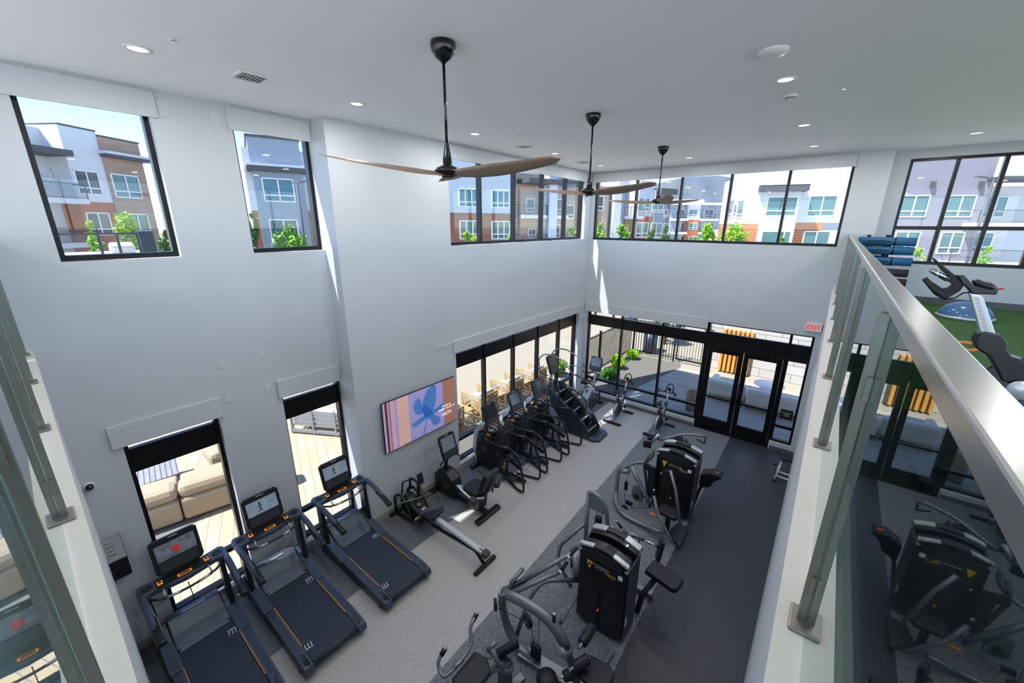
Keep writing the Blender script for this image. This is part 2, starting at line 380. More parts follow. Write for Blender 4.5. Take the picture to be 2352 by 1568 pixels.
# ---- windows
def window(n, axis, pl, d, u0, u1, z0, z1, mull=(), rails=(), band=None, lw=.05, bw=.06, tw=.05, glass=True, rs=None, mw=.055, gm='window glass'):
    """frame at plane pl (room side), depth d outwards; band = dark spandrel between two heights"""
    sg = -1 if axis == 'x' else 1
    fr = MB()
    def b(ua, ub, za, zb, p0=0, p1=None):
        a0 = pl+sg*p0; a1 = pl+sg*(d if p1 is None else p1)
        if axis == 'x': fr.bx(min(a0, a1), max(a0, a1), ua, ub, za, zb)
        else: fr.bx(ua, ub, min(a0, a1), max(a0, a1), za, zb)
    b(u0, u0+lw, z0, z1); b(u1-lw, u1, z0, z1); b(u0+lw, u1-lw, z0, z0+bw); b(u0+lw, u1-lw, z1-tw, z1)
    for mu in mull: b(mu-mw/2, mu+mw/2, z0+bw, z1-tw)
    es = [u0+lw]+[q for mu in mull for q in (mu-mw/2, mu+mw/2)]+[u1-lw]
    cells = list(zip(es[::2], es[1::2]))
    for i, (a, c) in enumerate(cells):
        for r in rails: b(a, c, r-.035, r+.035, .012, d-.01)
        if band: b(a, c, band[0], band[1], .02, d-.02)
    W = fr.build('window_frame', 'black metal', bevel=.004)
    root = bpy.data.objects.new('window_%d' % n, None); C.objects.link(root); struct(root); W.parent = root
    if glass:
        g = MB(); gp = pl+sg*d*.55
        for a, c in cells:
            if axis == 'x': g.bx(gp-.004, gp+.004, a-.01, c+.01, z0+bw-.01, z1-tw+.01)
            else: g.bx(a-.01, c+.01, gp-.004, gp+.004, z0+bw-.01, z1-tw+.01)
        g.build('glass_pane', gm, root)
    return root
window(1, 'x', XL1-.11, .12, .36, 1.385, 5.14, 6.90)
window(2, 'x', XL1-.11, .12, 2.20, YS, 5.14, 6.90)
window(3, 'x', XL1-.11, .12, .395, 1.40, .14, 3.0, rails=(.68,), band=(2.47, 2.80))
window(4, 'x', XL1-.11, .12, 2.24, YS, .14, 3.0, rails=(.68,), band=(2.47, 2.80))
window(5, 'x', XL2-.11, .12, 5.58, 10.95, 5.13, 6.95, mull=(6.59, 7.76, 8.92, 10.05))
window(6, 'x', XL2-.11, .12, 5.60, 10.95, .14, 3.05, mull=(6.65, 7.78, 8.88, 9.99), rails=(.68,), band=(2.47, 2.80))
window(7, 'y', YF+.11, .12, -5.93, -.03, 5.11, 6.90, mull=(-4.69, -3.48, -2.32, -1.14))
window(8, 'y', YF+.11, .12, -5.93, -2.34, .19, 3.08, mull=(-4.78, -3.53), rails=(.60,), band=(2.44, 2.76))
window(9, 'y', YM+.04, .12, .82, 5.6, 4.80, 6.84, mull=(1.50, 2.12, 2.74, 3.36, 3.98, 4.6, 5.2), rails=(5.52,), mw=.06)
window(10, 'y', YF+.11, .12, -2.34, -.04, 2.42, 3.08, mull=(-.49,), band=(2.48, 2.80), lw=.05, bw=.06)
window(11, 'y', YF+.11, .12, -.50, -.04, .19, 2.42, rails=(.62,))
window(12, 'x', XR+.11, -.12, -4.6, 11, 4.15, 6.92, mull=(-1.5, 1.6, 4.7, 7.8), gm='fill window glass')  # unseen window, added as a source of fill light
window(13, 'y', YB-.23, .12, -6, 6, 4.12, 6.92, mull=(-3, 0, 3), gm='fill window glass')  # unseen window, added so sun reaches the pale floor behind

window(14, 'x', XL1-.11, .12, -4.6, -.9, 4.2, 6.9, mull=(-2.7,), gm='fill window glass')  # unseen window, added for more sun on the near floor
# double door
dr = bpy.data.objects.new('door_1', None); C.objects.link(dr); struct(dr)
MB().bx(-2.34, -2.28, YF+.10, YF+.24, 0, 2.42).bx(-.55, -.50, YF+.10, YF+.24, 0, 2.42).bx(-2.28, -.55, YF+.10, YF+.24, 2.38, 2.42).bx(-2.34, -.5, YF+.0, YF+.24, .0, .015).build('door_frame', 'black metal', dr, bevel=.003)
for a, c, hs in ((-2.275, -1.415, 1), (-1.405, -.555, -1)):
    l0 = MB(); y_a, y_b = YF+.13, YF+.18
    g0, g1 = a+.12, c-.12
    l0.bx(a, g0, y_a, y_b, .02, 2.37).bx(g1, c, y_a, y_b, .02, 2.37).bx(g0, g1, y_a, y_b, .02, .34).bx(g0, g1, y_a, y_b, 2.25, 2.37)
    lf = l0.build('door_leaf', 'black metal', dr, bevel=.003)
    MB().bx(g0, g1, YF+.152, YF+.160, .34, 2.25).build('glass_pane', 'window glass', lf)
    MB().bar((a+.06, YF+.06, 1.0), (c-.06, YF+.06, 1.0), .035, .05).bx(a+.06, a+.1, YF+.05, y_a, .98, 1.02).bx(c-.1, c-.06, YF+.05, y_a, .98, 1.02).build('push_bar', 'black metal', lf)
    e = c-.06 if hs > 0 else a+.06
    MB().tube([(e, y_a, 1.35), (e, y_a-.05, 1.33), (e, y_a-.05, .87), (e, y_a, .85)], .012, 8).build('door_handle', 'black metal', lf)
    e = a+.1 if hs > 0 else c-.1
    MB().bx(e-.02, e+.32*hs, y_a-.06, y_a-.001, 2.27, 2.33).bar((e+.2*hs, y_a-.04, 2.31), (e+.42*hs, y_a-.01, 2.40), .02, .015).build('door_closer', 'black metal', lf)

# ------------------------------------------------------------------ railings
def railing(nm, lab, P, horiz, posts, u0, u1, gp):
    """posts along u; glass plane gp"""
    root = thing(nm, lab, 'railing', (0, 0, 0))
    def V(u, p, z): return (p, u, z) if horiz == 'y' else (u, p, z)
    def B(mb, ua, ub, pa, pb, za, zb):
        if horiz == 'y': mb.bx(pa, pb, ua, ub, za, zb)
        else: mb.bx(ua, ub, pa, pb, za, zb)
    h = MB(); B(h, u0, u1, gp-.024, gp+.024, 5.352, 5.388); h.build('handrail', 'steel rail', root, bevel=.004)
    s = MB(); B(s, u0, u1, gp-.009, gp+.009, 5.335, 5.352); s.build('glazing_channel', 'steel', root)
    us = sorted([u0]+list(posts)+[u1])
    sgn = -1 if horiz == 'y' else 1
    for u in posts:
        p = MB(); B(p, u-.012, u+.012, gp+sgn*.030, gp+sgn*.006, ZC+.012, 5.335)
        po = p.build('post', 'steel', root, bevel=.002)
        f = MB(); B(f, u-.06, u+.06, gp-.05, gp+.05, ZC, ZC+.014); f.build('base_plate', 'steel', po, bevel=.006)
        for z in (4.42, 5.12):
            k = MB(); B(k, u-.028, u-.013, gp+sgn*.020, gp+sgn*.0055, z-.035, z+.035); B(k, u+.013, u+.028, gp+sgn*.020, gp+sgn*.0055, z-.035, z+.035)
            k.build('glass_clamp', 'steel', po, bevel=.002)
    g = MB()
    for a, b in zip(us, us[1:]):
        if b-a > .1: B(g, a+.006, b-.006, gp-.005, gp+.005, ZC+.03, 5.34)
    for a, b in zip(us, us[1:]):
        if b-a > .1:
            g = MB(); B(g, a+.006, b-.006, gp-.005, gp+.005, ZC+.012, 5.34); g.build('glass_panel', 'rail glass', root)
    return root
GX, GY = .147, -.105
railing('glass_railing', 'long stainless steel and glass railing on the white curb along the right side', None, 'y', [1.437, 2.911, 4.378, 5.85, 7.32, 8.79, 10.26], GY, YF, GX)
railing('glass_railing', 'steel and glass railing at the left edge, running towards the treadmill wall', None, 'x', [-1.22, -2.56, -3.85, -5.1, -6.25], XL1, GX-.03, GY)

# ------------------------------------------------------------------ ceiling things
M('lamp glow', 'fff6e8', .5, emit=1.1)
fanr = [(-2.876, 2.663, 128.6-116), (-2.945, 5.452, 108), (-2.993, 8.422, 60)]
M('fan blade', '8a7362', .5, var=.12, scale=12, stretch=(1, 14, 1)); M('fan black', '0f0f11', .18, .2, coat=.3)
def fan():
    t = thing('ceiling_fan', 'nearest and largest black ceiling fan with three long taupe blades, over the treadmills', 'ceiling fan', group='ceiling fans over the gym floor')
    MB().lathe([(0, 0), (.105, 0), (.107, -.03), (.095, -.075), (.06, -.12), (.03, -.14), (.02, -.15), (0, -.15)], (0, 0, HC)).build('canopy', 'fan black', t)
    MB().cyl((0, 0, HC-.15), (0, 0, 6.2), .0125).build('downrod', 'fan black', t)
    MB().lathe([(.018, 6.235), (.022, 6.205), (.035, 6.135), (.045, 6.060), (.05, 6.055), (.105, 6.030), (.118, 6.010), (.105, 5.990), (.06, 5.980), (0, 5.980)]).build('motor_housing', 'fan black', t)
    MB().lathe([(0, 5.955), (.05, 5.955), (.055, 5.965), (.05, 5.980), (0, 5.985)]).build('bottom_cap', 'matte black', t)
    for k in range(3):
        mb = MB(); n = 16; rows = []
        for i in range(n+1):
            s = i/n; r = .04+s*1.03
            w = .05+.085*math.sin(min(1, s*1.9)*PI/2)*(1-s)**.55+.012*s if s < .999 else .008
            z = 5.985+.065*s**1.3; tw = -math.radians(22-10*s)
            row = []
            for q, h in ((-1, 0), (-.4, .008), (.4, .008), (1, 0), (.4, -.006), (-.4, -.006)):
                yy = q*w+ .025*math.sin(s*PI); row.append(mb.b.verts.new((r, yy*math.cos(tw), z+yy*math.sin(tw)+h*(1-.6*s))))
            rows.append(row)
        for A, B in zip(rows, rows[1:]):
            for j in range(6):
                f = mb.b.faces.new((A[j], A[(j+1) % 6], B[(j+1) % 6], B[j])); f.smooth = True
        mb.b.faces.new(rows[0][::-1]); mb.b.faces.new(rows[-1])
        bl = mb.build('blade', 'fan blade', t); bl.rotation_euler = (0, 0, k*2*PI/3)
        sc = MB()
        for j in (0, 1): sc.cyl((.07, -.02+.04*j, 5.965), (.07, -.02+.04*j, 5.979), .006, seg=8)
        sc.build('blade_screw', 'matte black', bl)
    return t
f0 = fan()
for i, (x, y, a) in enumerate(fanr):
    if i == 0: f0.location = (x, y, 0); f0.rotation_euler = (0, 0, math.radians(a))
    else: dup(f0, (x, y, 0), math.radians(a), ['', 'middle black ceiling fan with taupe blades, between the nearest and the farthest fan', 'farthest and smallest looking black ceiling fan, hanging in front of the far upper windows'][i])

def lamp(x, y, z, e):
    a = bpy.data.lights.new('downlight_and_fill_lamp', 'AREA'); a.shape = 'DISK'; a.size = .13; a.energy = e; a.color = (1, .98, .955)
    o = bpy.data.objects.new('downlight_and_fill_lamp', a); C.objects.link(o); o.location = (x, y, z); return o
def downlight():
    t = thing('recessed_light', '', 'ceiling light', group='recessed ceiling lights')
    MB().lathe([(.072, 6.999), (.072, 6.992), (.098, 6.990), (.10, 6.998), (.10, 6.999)], seg=28).build('trim_ring', 'white plastic', t)
    MB().lathe([(0, 6.996), (.072, 6.996)], seg=20).build('lens', 'lamp glow', t)
    return t
d0 = None
DL = [(-5.068, 1.112, 'round recessed ceiling light nearest the left edge, beside a sprinkler head'), (-5.077, 3.194, 'round recessed ceiling light between the ceiling vent and the nearest fan'),
      (-5.098, 5.369, 'small recessed ceiling light just right of the nearest fan rod'), (-5.072, 7.797, 'small recessed ceiling light left of the middle fan rod'),
      (-5.131, 10.045, 'tiny recessed ceiling light close to the far left corner'), (-.737, 5.431, 'bright recessed ceiling light below the big white ceiling disc'),
      (-.733, 7.921, 'recessed ceiling light to the right, farther from the camera than the white discs'), (-.705, 10.029, 'tiny recessed ceiling light above the far upper window row'),
      (-2.978, 10.078, 'tiny recessed ceiling light behind the farthest fan'), (1.405, 10.214, 'recessed ceiling light above the mezzanine turf')]
for i, (x, y, lb) in enumerate(DL):
    if d0 is None: d0 = downlight(); d0.location = (x, y, 0); d0['label'] = lb
    else: dup(d0, (x, y, 0), 0, lb)
for x, y in [(q[0], q[1]) for q in DL]+[(-.74, 2.9), (-2.9, .9), (-2.9, 4.1), (-2.9, 6.9), (1.6, 1.5), (1.6, 5.5), (3.8, 3), (3.8, 8), (-1, -2.5), (-4.5, -2.5), (2, -3)]:  # positions after the fixture list are added fill lamps with no fixture
    l_ = lamp(x, y, 6.985, LAMP_W); l_.parent = None

def vent(x, y, sz, rz, lb, nm='ceiling_vent', cat='air vent'):
    t = thing(nm, lb, cat, (x, y, HC), rz)
    h = sz/2
    MB().bx(-h, h, -h, -h+.03, -.012, -.001).bx(-h, h, h-.03, h, -.012, -.001).bx(-h, -h+.03, -h+.03, h-.03, -.012, -.001).bx(h-.03, h, -h+.03, h-.03, -.012, -.001).build('frame', 'white plastic', t)
    MB().bx(-h+.03, h-.03, -h+.03, h-.03, -.004, -.001).build('backing', 'grey vent', t)
    s = MB()
    for i in range(7):
        k = -h+.05+i*(sz-.1)/6
        s.box((-h*.52, k, -.012), (h*.78, .016, .003), (.5, 0, 0))
        s.box((h*.52, k, -.012), (h*.78, .016, .003), (.5, 0, 0))
    s.build('slats', 'white plastic', t)
M('grey vent', '777a7d', .6)
vent(-5.07, 2.0, .30, 0, 'square white slatted ceiling vent between the two nearest left windows')
vent(-5.11, 6.77, .30, 0, 'small white slatted ceiling vent between the nearest and middle fans')
vent(-5.19, 9.26, .30, 0, 'tiny white slatted ceiling vent beside the middle fan')
t = thing('wireless_access_point', 'large round white disc on the ceiling above the bright recessed light', 'ceiling device', (-.743, 4.528, HC))
MB().lathe([(.001, -.045), (.06, -.043), (.10, -.03), (.118, -.012), (.12, -.001)], seg=32).build('disc', 'white plastic', t)
MB().lathe([(.055, -.0445), (.058, -.047), (.061, -.0445)], seg=32).build('ring', 'white vinyl', t)
t = thing('smoke_detector', 'small white round smoke detector below the bright recessed light', 'smoke detector', (-.745, 6.081, HC))
MB().lathe([(.001, -.05), (.035, -.048), (.05, -.035), (.055, -.02), (.07, -.018), (.07, -.001)], seg=24).build('body', 'white plastic', t)
M('grey vent', '777a7d', .6)
MB().lathe([(.0405, -.046), (.052, -.034), (.0535, -.026)], seg=24).build('grille', 'grey vent', t)
def sprinkler(x, y, lb):
    t = thing('sprinkler_head', lb, 'sprinkler', (x, y, HC), group='ceiling sprinkler heads')
    MB().lathe([(.0, -.006), (.03, -.006), (.034, -.001)], seg=16).build('escutcheon', 'white plastic', t)
    MB().cyl((0, 0, -.006), (0, 0, -.03), .006, seg=8).cyl((0, 0, -.03), (0, 0, -.033), .018, seg=10).build('nozzle', 'chrome', t)
for x, y, lb in ((-4.596, 1.253, 'ceiling sprinkler head beside the leftmost recessed light'), (-.262, 6.053, 'ceiling sprinkler head right of the smoke detector'), (-4.6, 5.917, 'ceiling sprinkler head between the nearest fan and the small vent'), (-5.118, 5.986, 'ceiling sprinkler head right of the nearest fan, by the upper windows')):
    sprinkler(x, y, lb)
# ================================================================== ON THE WALLS
M('plate white', 'c6cacf', .5, var=.01)
def plate(x, y, z, w, h, lb, nm='wall_plate', cat='wall plate', ax='x', n=1, grp=None):
    t = thing(nm, lb, cat, (x, y, z), 0, grp); m1 = MB(); m2 = MB(); 
    for i in range(n):
        o = i*(w+.03)
        if ax == 'x': m1.bx(0, .006, o-w/2, o+w/2, -h/2, h/2); m2.bx(.006, .009, o-w*.22, o+w*.22, -h*.3, h*.3)
    m1.build('cover', 'plate white', t, bevel=.002); m2.build('insert', 'plate white', t)
plate(XL1, 1.52, 6.82, .10, .16, 'white wall plate right of the leftmost upper window')
plate(XL1, 2.03, 6.80, .10, .16, 'white wall plate just left of the second upper window')
plate(XL1, 1.55, 3.67, .08, .13, 'left one of two white wall plates above the lower plates, between the left windows')
plate(XL1, 2.06, 3.67, .08, .13, 'right one of the two upper white plates in the middle of the left wall')
plate(XL1, 1.55, 3.15, .08, .13, 'white wall plate right above the nearest lower window corner')
plate(XL1, 2.06, 3.16, .08, .13, 'white wall plate left of the shade box over the second lower window')
plate(XL2, 5.09, 3.64, .07, .12, 'white wall plate above the outlet, left of the long lower window')
plate(XL2, 5.10, 3.12, .08, .12, 'white power outlet with a wire beside the corner of the long lower window', 'power_outlet', 'power outlet')
plate(XL2, 4.28, 1.05, .11, .12, 'double white outlet plate below the television', 'power_outlet', 'power outlet', n=2)
plate(XL2, 5.10, 6.93, .12, .13, 'white wall sensor plate under the ceiling, left of the fan rod', 'wall_sensor', 'sensor')
o = tag(MB().tube([(XL2+.012, 5.14, 3.13), (XL2+.02, 5.3, 3.15), (XL2+.045, 5.5, 3.17), (XL2+.045, 5.55, 3.2)], .005, 6).build('shade_wire', 'white plastic'), 'thin white wire from the outlet to the shade box over the long lower window', 'wire')

# television, screen tilted a little off the wall
tv = thing('television', 'wall mounted flat television showing a blue flower painting, between the step and the long window', 'television', (XL2+.08, 4.56, 1.905))
TW, TH = 1.80, 1.03
MB().bx(-.03, 0, -TW/2, TW/2, -TH/2, TH/2).build('case', 'matte black', tv, bevel=.004)
MB().bx(-.08, -.03, -.3, .3, -.2, .2).build('wall_mount', 'black metal', tv)
def scr():
    M('tv lilac', '9a93c8', .3, emit=.3, var=.16, scale=5); M('tv blue', '4878b8', .3, emit=.3, var=.22, scale=7)
    M('tv peach', 'cfa79c', .3, emit=.3, var=.1, scale=4); M('tv brown', 'a9765e', .3, emit=.25, var=.1); M('tv pink', 'c99bb5', .3, emit=.3, var=.1)
    M('tv dark', '4a2f33', .3, emit=.3); M('tv white', 'f4f2fa', .3, emit=.7)
    a, b = TW/2-.012, TH/2-.012
    s = MB(); s.bx(0, .002, -a, a, -b, b); p = s.build('screen', 'tv lilac', tv)
    st = [(-.985, -.95, 3), (-.95, -.90, 0), (-.90, -.86, 4), (-.86, -.82, 2), (-.82, -.72, 3), (-.72, -.66, 4), (-.66, -.36, 1), (.62, .985, 2), (.60, .64, 4)]
    mb = MB()
    for u0, u1, k in st[:7]: mb.mat(k).bx(.002, .003, u0*a, u1*a, -b, b)
    L5 = ['tv dark', 'tv peach', 'tv brown', 'tv pink', 'tv lilac']; mb.build('picture_curtain', L5, p); mb = MB()
    for u0, u1, k in st[7:]: mb.mat(k).bx(.002, .003, u0*a, u1*a, -b, b)
    mb.build('picture_border', L5, p)
    mb = MB()
    def blob(poly): mb.prism([(u*a, v*b) for u, v in poly], .003, .004, 'x')
    def smooth(pts, n=5):
        o = []; L = len(pts)
        for i in range(L):
            p0, p1, p2, p3 = pts[i-1], pts[i], pts[(i+1) % L], pts[(i+2) % L]
            for k in range(n):
                t = k/n; o.append(tuple(.5*(2*p1[j]+(-p0[j]+p2[j])*t+(2*p0[j]-5*p1[j]+4*p2[j]-p3[j])*t*t+(-p0[j]+3*p1[j]-3*p2[j]+p3[j])*t**3) for j in (0, 1)))
        return o
    def fan_(pts):
        P = smooth(pts); c = mb.b.verts.new((.0045, sum(p[0] for p in P)/len(P)*a, sum(p[1] for p in P)/len(P)*b)); V = [mb.b.verts.new((.0045, u*a, v*b)) for u, v in P]
        for i in range(len(V)): mb.b.faces.new((c, V[i], V[(i+1) % len(V)]))
    fan_([(.22, .95), (.05, .55), (.0, .2), (.05, -.1), (.22, -.2), (.36, .1), (.42, .5), (.40, .95)])
    fan_([(-.24, .45), (-.1, .7), (-.02, .45), (.02, .1), (-.04, -.05), (-.2, .1)])
    fan_([(-.30, -.3), (-.1, -.2), (.12, -.1), (.1, -.3), (-.1, -.42), (-.26, -.45)])
    fan_([(.1, -.1), (.2, -.4), (.3, -.75), (.45, -.8), (.5, -.55), (.36, -.35), (.24, -.1)])
    fan_([(.15, .0), (.4, -.05), (.62, .05), (.6, -.15), (.4, -.25), (.2, -.2)])
    fan_([(.02, .2), (.16, .2), (.22, -.3), (.06, -.3)])
    fan_([(.12, -.3), (.14, -.3), (.02, -.95), (-.02, -.95)])
    mb.build('picture_flower', 'tv blue', p)
    for tx, z, sz in (('Home is', -.12, .07), ('WHERE THE ART IS', -.26, .055), ('HGTV', -.5, .10)):
        text(tx, sz, 'tv white', p, 'screen_text', (.006, .72*a, z*b/.5*.5), (PI/2, 0, PI/2), .0005)
scr()

# exit sign
ex = thing('exit_sign', 'white exit sign with red letters above the far doors', 'exit sign', (-.11, YF-.03, 3.31))
MB().bx(-.155, .155, -.022, .022, -.10, .10).build('housing', 'white plastic', ex, bevel=.004)
MB().bx(.155, .162, -.024, .024, -.10, .10).build('side_band', 'black plastic', ex)
MB().bx(-.04, .04, .022, .03, -.04, .04).build('mount', 'white plastic', ex)
M('exit red', 'e03a34', .5, emit=.5)
text('EXIT', .155, 'exit red', ex, 'lettering', (0, -.0235, -.005), (PI/2, 0, 0), .001, .004, .85)

# black control box on the near left wall and a small camera dome
cb = thing('wall_speaker', 'black box with printed grey face on the left wall, beside the nearest treadmill', 'speaker', (XL1, .04, 1.55))
MB().prism([(0, -.28), (.10, -.30), (.16, .0), (0, .28)], -.10, .10, 'y').build('case', 'black plastic', cb, bevel=.006)
M('grey print', '8c8f92', .6, var=.35, scale=25)
pf = MB().prism([(.004, .283), (.158, .012), (.163, .012), (.009, .288)], -.095, .095, 'y').build('face', 'grey print', cb)
tb = MB()
for i in range(4): tb.tube([(.05+.025*i, -.05, .21-.044*i), (.05+.025*i, .0+.02*(i % 2), .212-.044*i)], .004, 6)
tb.lathe([(.028, 0), (.032, .003), (.036, 0)], (.125, .03, .075), (.87, 0, .49), 20); tb.build('printing', 'black plastic', cb)
t = thing('security_camera', 'small black and white camera dome on the left wall above the curb', 'camera', (XL1, .03, 2.56))
MB().cyl((0, 0, 0), (.03, 0, 0), .05).build('base', 'white plastic', t); MB().ell((.03, 0, 0), (.05, .04, .04)).build('dome', 'fan black', t)

# sticker sign on the glass beside the doors
t = thing('door_sign', 'small square black notice with white lettering on the glass right of the doors', 'sign', (-.26, YF+.155, .97))
MB().bx(-.13, .13, -.004, 0, -.13, .13).build('panel', 'matte black', t)
for i, tx in enumerate(('NO RE-ENTRY', 'AFTER', 'HOURS')): text(tx, .032, 'white vinyl', t, 'lettering', (0, -.005, .04-.04*i), (PI/2, 0, 0), .0005)

# ================================================================== OUTDOORS
brickmat('pavers', 'b89f78', 'a0968a', '877c6c', 1, .42, .21, .008, .85, planar='xy', rot=.35, bump=.3)
M('pale concrete', '918878', .9, var=.06, scale=6); M('dark paving and shadow', '6d6a68', .9, var=.1, scale=30)
M('gravel', '68635b', .95, var=.45, scale=140, bump=1); M('grass far', '5c7a3a', .95, var=.2, scale=4); M('asphalt', 'b0aea9', .95, var=.08, scale=10)  # gravel tone lowered to carry the tree shadow on the bed
brickmat('deck', 'a5a09a', '969189', '6c6862', 1, 1.8, .14, .006, .6, planar='xy', bump=.3)
brickmat('stone blocks', 'b4b0ab', 'a7a39e', '7c7873', 1, 1.0, .33, .012, .85, planar='wall', bump=.5)
def ground(name, poly, mt, z, t=.1):
    return struct(MB().prism(poly, z-t, z, 'z').build(name, mt))
ground('ground', [(-400, -300), (400, -300), (400, 500), (-400, 500)], 'asphalt', -.16)
ground('patio_paving', [(-60, -20), (-6.66, -20), (-6.66, 4), (-6.27, 4), (-6.27, 12.4), (-7, 24), (-60, 60)], 'pale concrete', -.07)
ground('patio_pavers', [(-20, -6), (-6.66, -6), (-6.66, 5.3), (-20, 5.3)], 'pavers', -.05)
ground('patio_rug_shadow', [(-9.75, -2), (-8.0, -2), (-8.55, .57), (-9.2, 1.99), (-9.6, 2.8), (-10.4, 2.8)], 'dark paving and shadow', -.035)  # dark tone stands for a rug plus the sofa's cast shadow
ground('gravel_strip', [(-7.25, 5.4), (-6.27, 5.4), (-6.27, 12.3), (-7.25, 12.3)], 'gravel', -.03)
ground('planting_bed', [(-6.3, 11.56), (-4.85, 11.56), (-4.73, 13.05), (-4.14, 16.2), (-4.3, 16.8), (-6.5, 16.8), (-6.5, 11.56)], 'gravel', -.04)
ground('deck', [(-4.85, 11.56), (1.5, 11.56), (1.5, 16.2), (-4.14, 16.2), (-4.73, 13.05)], 'deck', -.03)
ground('path', [(-4.3, 16.2), (2, 16.2), (2, 17.0), (-7, 24), (-7, 17)], 'pale concrete', -.055)
struct(MB().bx(-6.42, -6.28, 11.6, 16.7, -.1, .06).build('kerb', 'pale concrete'))
struct(MB().bx(-3.62, 2.2, 17.0, 17.3, -.1, 3.0).build('block_wall', 'stone blocks'))

M('bounce white', 'e4e2dc', .8)
struct(MB().bx(-9, 16, -16, YB-.26, 3.6, 3.95).bx(XR+.26, 16, YB-.25, 12, 3.6, 3.95).build('bounce_slab', 'bounce white'))  # unseen white slab, added to bounce sun through the windows onto the ceiling
# picket fences
def fence(A, B, lb, h=1.55, gap=.11):
    A, B = Vector(A), Vector(B); t = thing('picket_fence', lb, 'fence'); L = (B-A).length; d = (B-A)/L
    MB().bar(A+Vector((0, 0, h-.06)), B+Vector((0, 0, h-.06)), .03, .035).bar(A+Vector((0, 0, .12)), B+Vector((0, 0, .12)), .03, .035).build('rail', 'black metal', t)
    n = int(L/gap); mb = MB()
    for i in range(n+1):
        p = A+d*(L*i/n); mb.bx(p.x-.011, p.x+.011, p.y-.011, p.y+.011, 0, h)
    mb.build('picket', 'black metal', t)['kind'] = 'stuff'
    for i in range(int(L/2)+1):
        p = A+d*min(L, i*2.0); MB().bx(p.x-.035, p.x+.035, p.y-.035, p.y+.035, -.05, h+.08).build('post', 'black metal', t)
    return t
fence((-6.55, 11.7, 0), (-6.55, 16.85, 0), 'black picket fence running away from the corner window beside the planting bed')
fence((-6.45, 16.9, 0), (-4.75, 16.9, 0), 'short black picket fence across the end of the planting bed, in front of the bin')
gt = thing('fence_gate', 'black picket gate with a solid square frame beside the stone wall', 'gate', (-3.95, 16.85, 0))
MB().bx(-.72, -.66, -.03, .03, -.02, 1.75).bx(.55, .62, -.03, .03, -.02, 1.75).bx(-.6, .5, -.02, .02, 1.55, 1.6).bx(-.6, .5, -.02, .02, .08, .14).bx(-.6, -.55, -.02, .02, .08, 1.6).bx(.45, .5, -.02, .02, .08, 1.6).build('gate_frame', 'black metal', gt)
mb = MB()
for i in range(9): mb.bx(-.5+.11*i-.008, -.5+.11*i+.008, -.008, .008, .1, 1.57)
mb.build('picket', 'black metal', gt)
MB().box((.5, -.05, .95), (.06, .05, .2)).build('lock_box', 'machine grey', gt)
M('bin blue', '3b4552', .35, .4, var=.3, scale=12)
t = thing('trash_bin', 'tall dark trash bin behind the black picket fence', 'bin', (-5.9, 17.5, -.05))
MB().lathe([(0, 0), (.27, 0), (.30, .02), (.30, .95), (0, .95)], seg=20).build('body', 'bin blue', t)
MB().lathe([(.31, .95), (.31, 1.02), (.2, 1.12), (.1, 1.14), (0, 1.14)], seg=20).build('lid', 'black plastic', t)

# plants: blades and leaf clumps
M('leaf yellow', 'b4dc2c', .5, col2='5a9416', scale=2.5); M('leaf green', '4f8a24', .5, col2='2c5a1a', scale=2.5); M('bark', '5b4a3b', .9); M('leaf bright', '8cc428', .5, col2='356b18', scale=2)
def leaves(mb, c, r, n, s, rnd):
    for _ in range(n):
        v = Vector((rnd.gauss(0, 1), rnd.gauss(0, 1), rnd.gauss(0, 1))); v.normalize(); v *= rnd.random()**.45
        p = Vector(c)+Vector((v.x*r[0], v.y*r[1], v.z*r[2])); e = Euler((rnd.uniform(-1, 1), rnd.uniform(-1, 1), rnd.uniform(0, 6.3)))
        q = e.to_matrix(); a = q @ Vector((s, 0, 0)); b = q @ Vector((0, s*.42, 0)); f = mb.b.faces.new([mb.b.verts.new(p-a), mb.b.verts.new(p-b*1.0+a*.1), mb.b.verts.new(p+a), mb.b.verts.new(p+b+a*.1)])
        f.material_index = mb.mi
def tree(px, top, base_px, D, lb, mt='leaf yellow', seed=0, gz=-.1, n=1100, name='leafy_tree', ls=.16, blobs=9):
    """crown between photo columns px[0]..px[1], top row top, at distance D in front of the lens"""
    rnd = random.Random(seed); pc = (px[0]+px[1])/2
    d = ray(pc, top); P = CAM+d*(D/1.0); w = (px[1]-px[0])/FPX*D/2
    t = thing(name, lb, 'tree', (P.x, P.y, gz)); H = P.z-gz
    mb = MB()
    ch = min(2.6, H*.6)
    for k in range(blobs):
        a = rnd.random()*6.3; rr = rnd.uniform(.3, .8)*w
        leaves(mb, (math.cos(a)*rr, math.sin(a)*rr, H-.25*ch-rnd.random()*ch*.6), (w*.42, w*.42, ch*.26), n//blobs, ls, rnd)
    leaves(mb, (0, 0, H-w*.45), (w*.3, w*.3, w*.48), n//5, ls, rnd)
    mb.build('foliage', mt, t)
    tr = MB().tube([(0, 0, 0), (.03, .02, H*.4), (0, .05, H*.75)], [.09, .04], 8)
    for k in range(4):
        a = k*1.6; tr.tube([(.02, .03, H*.45), (math.cos(a)*w*.3, math.sin(a)*w*.3, H*.75)], [.03, .015], 6)
    tr.build('trunk', 'bark', t)
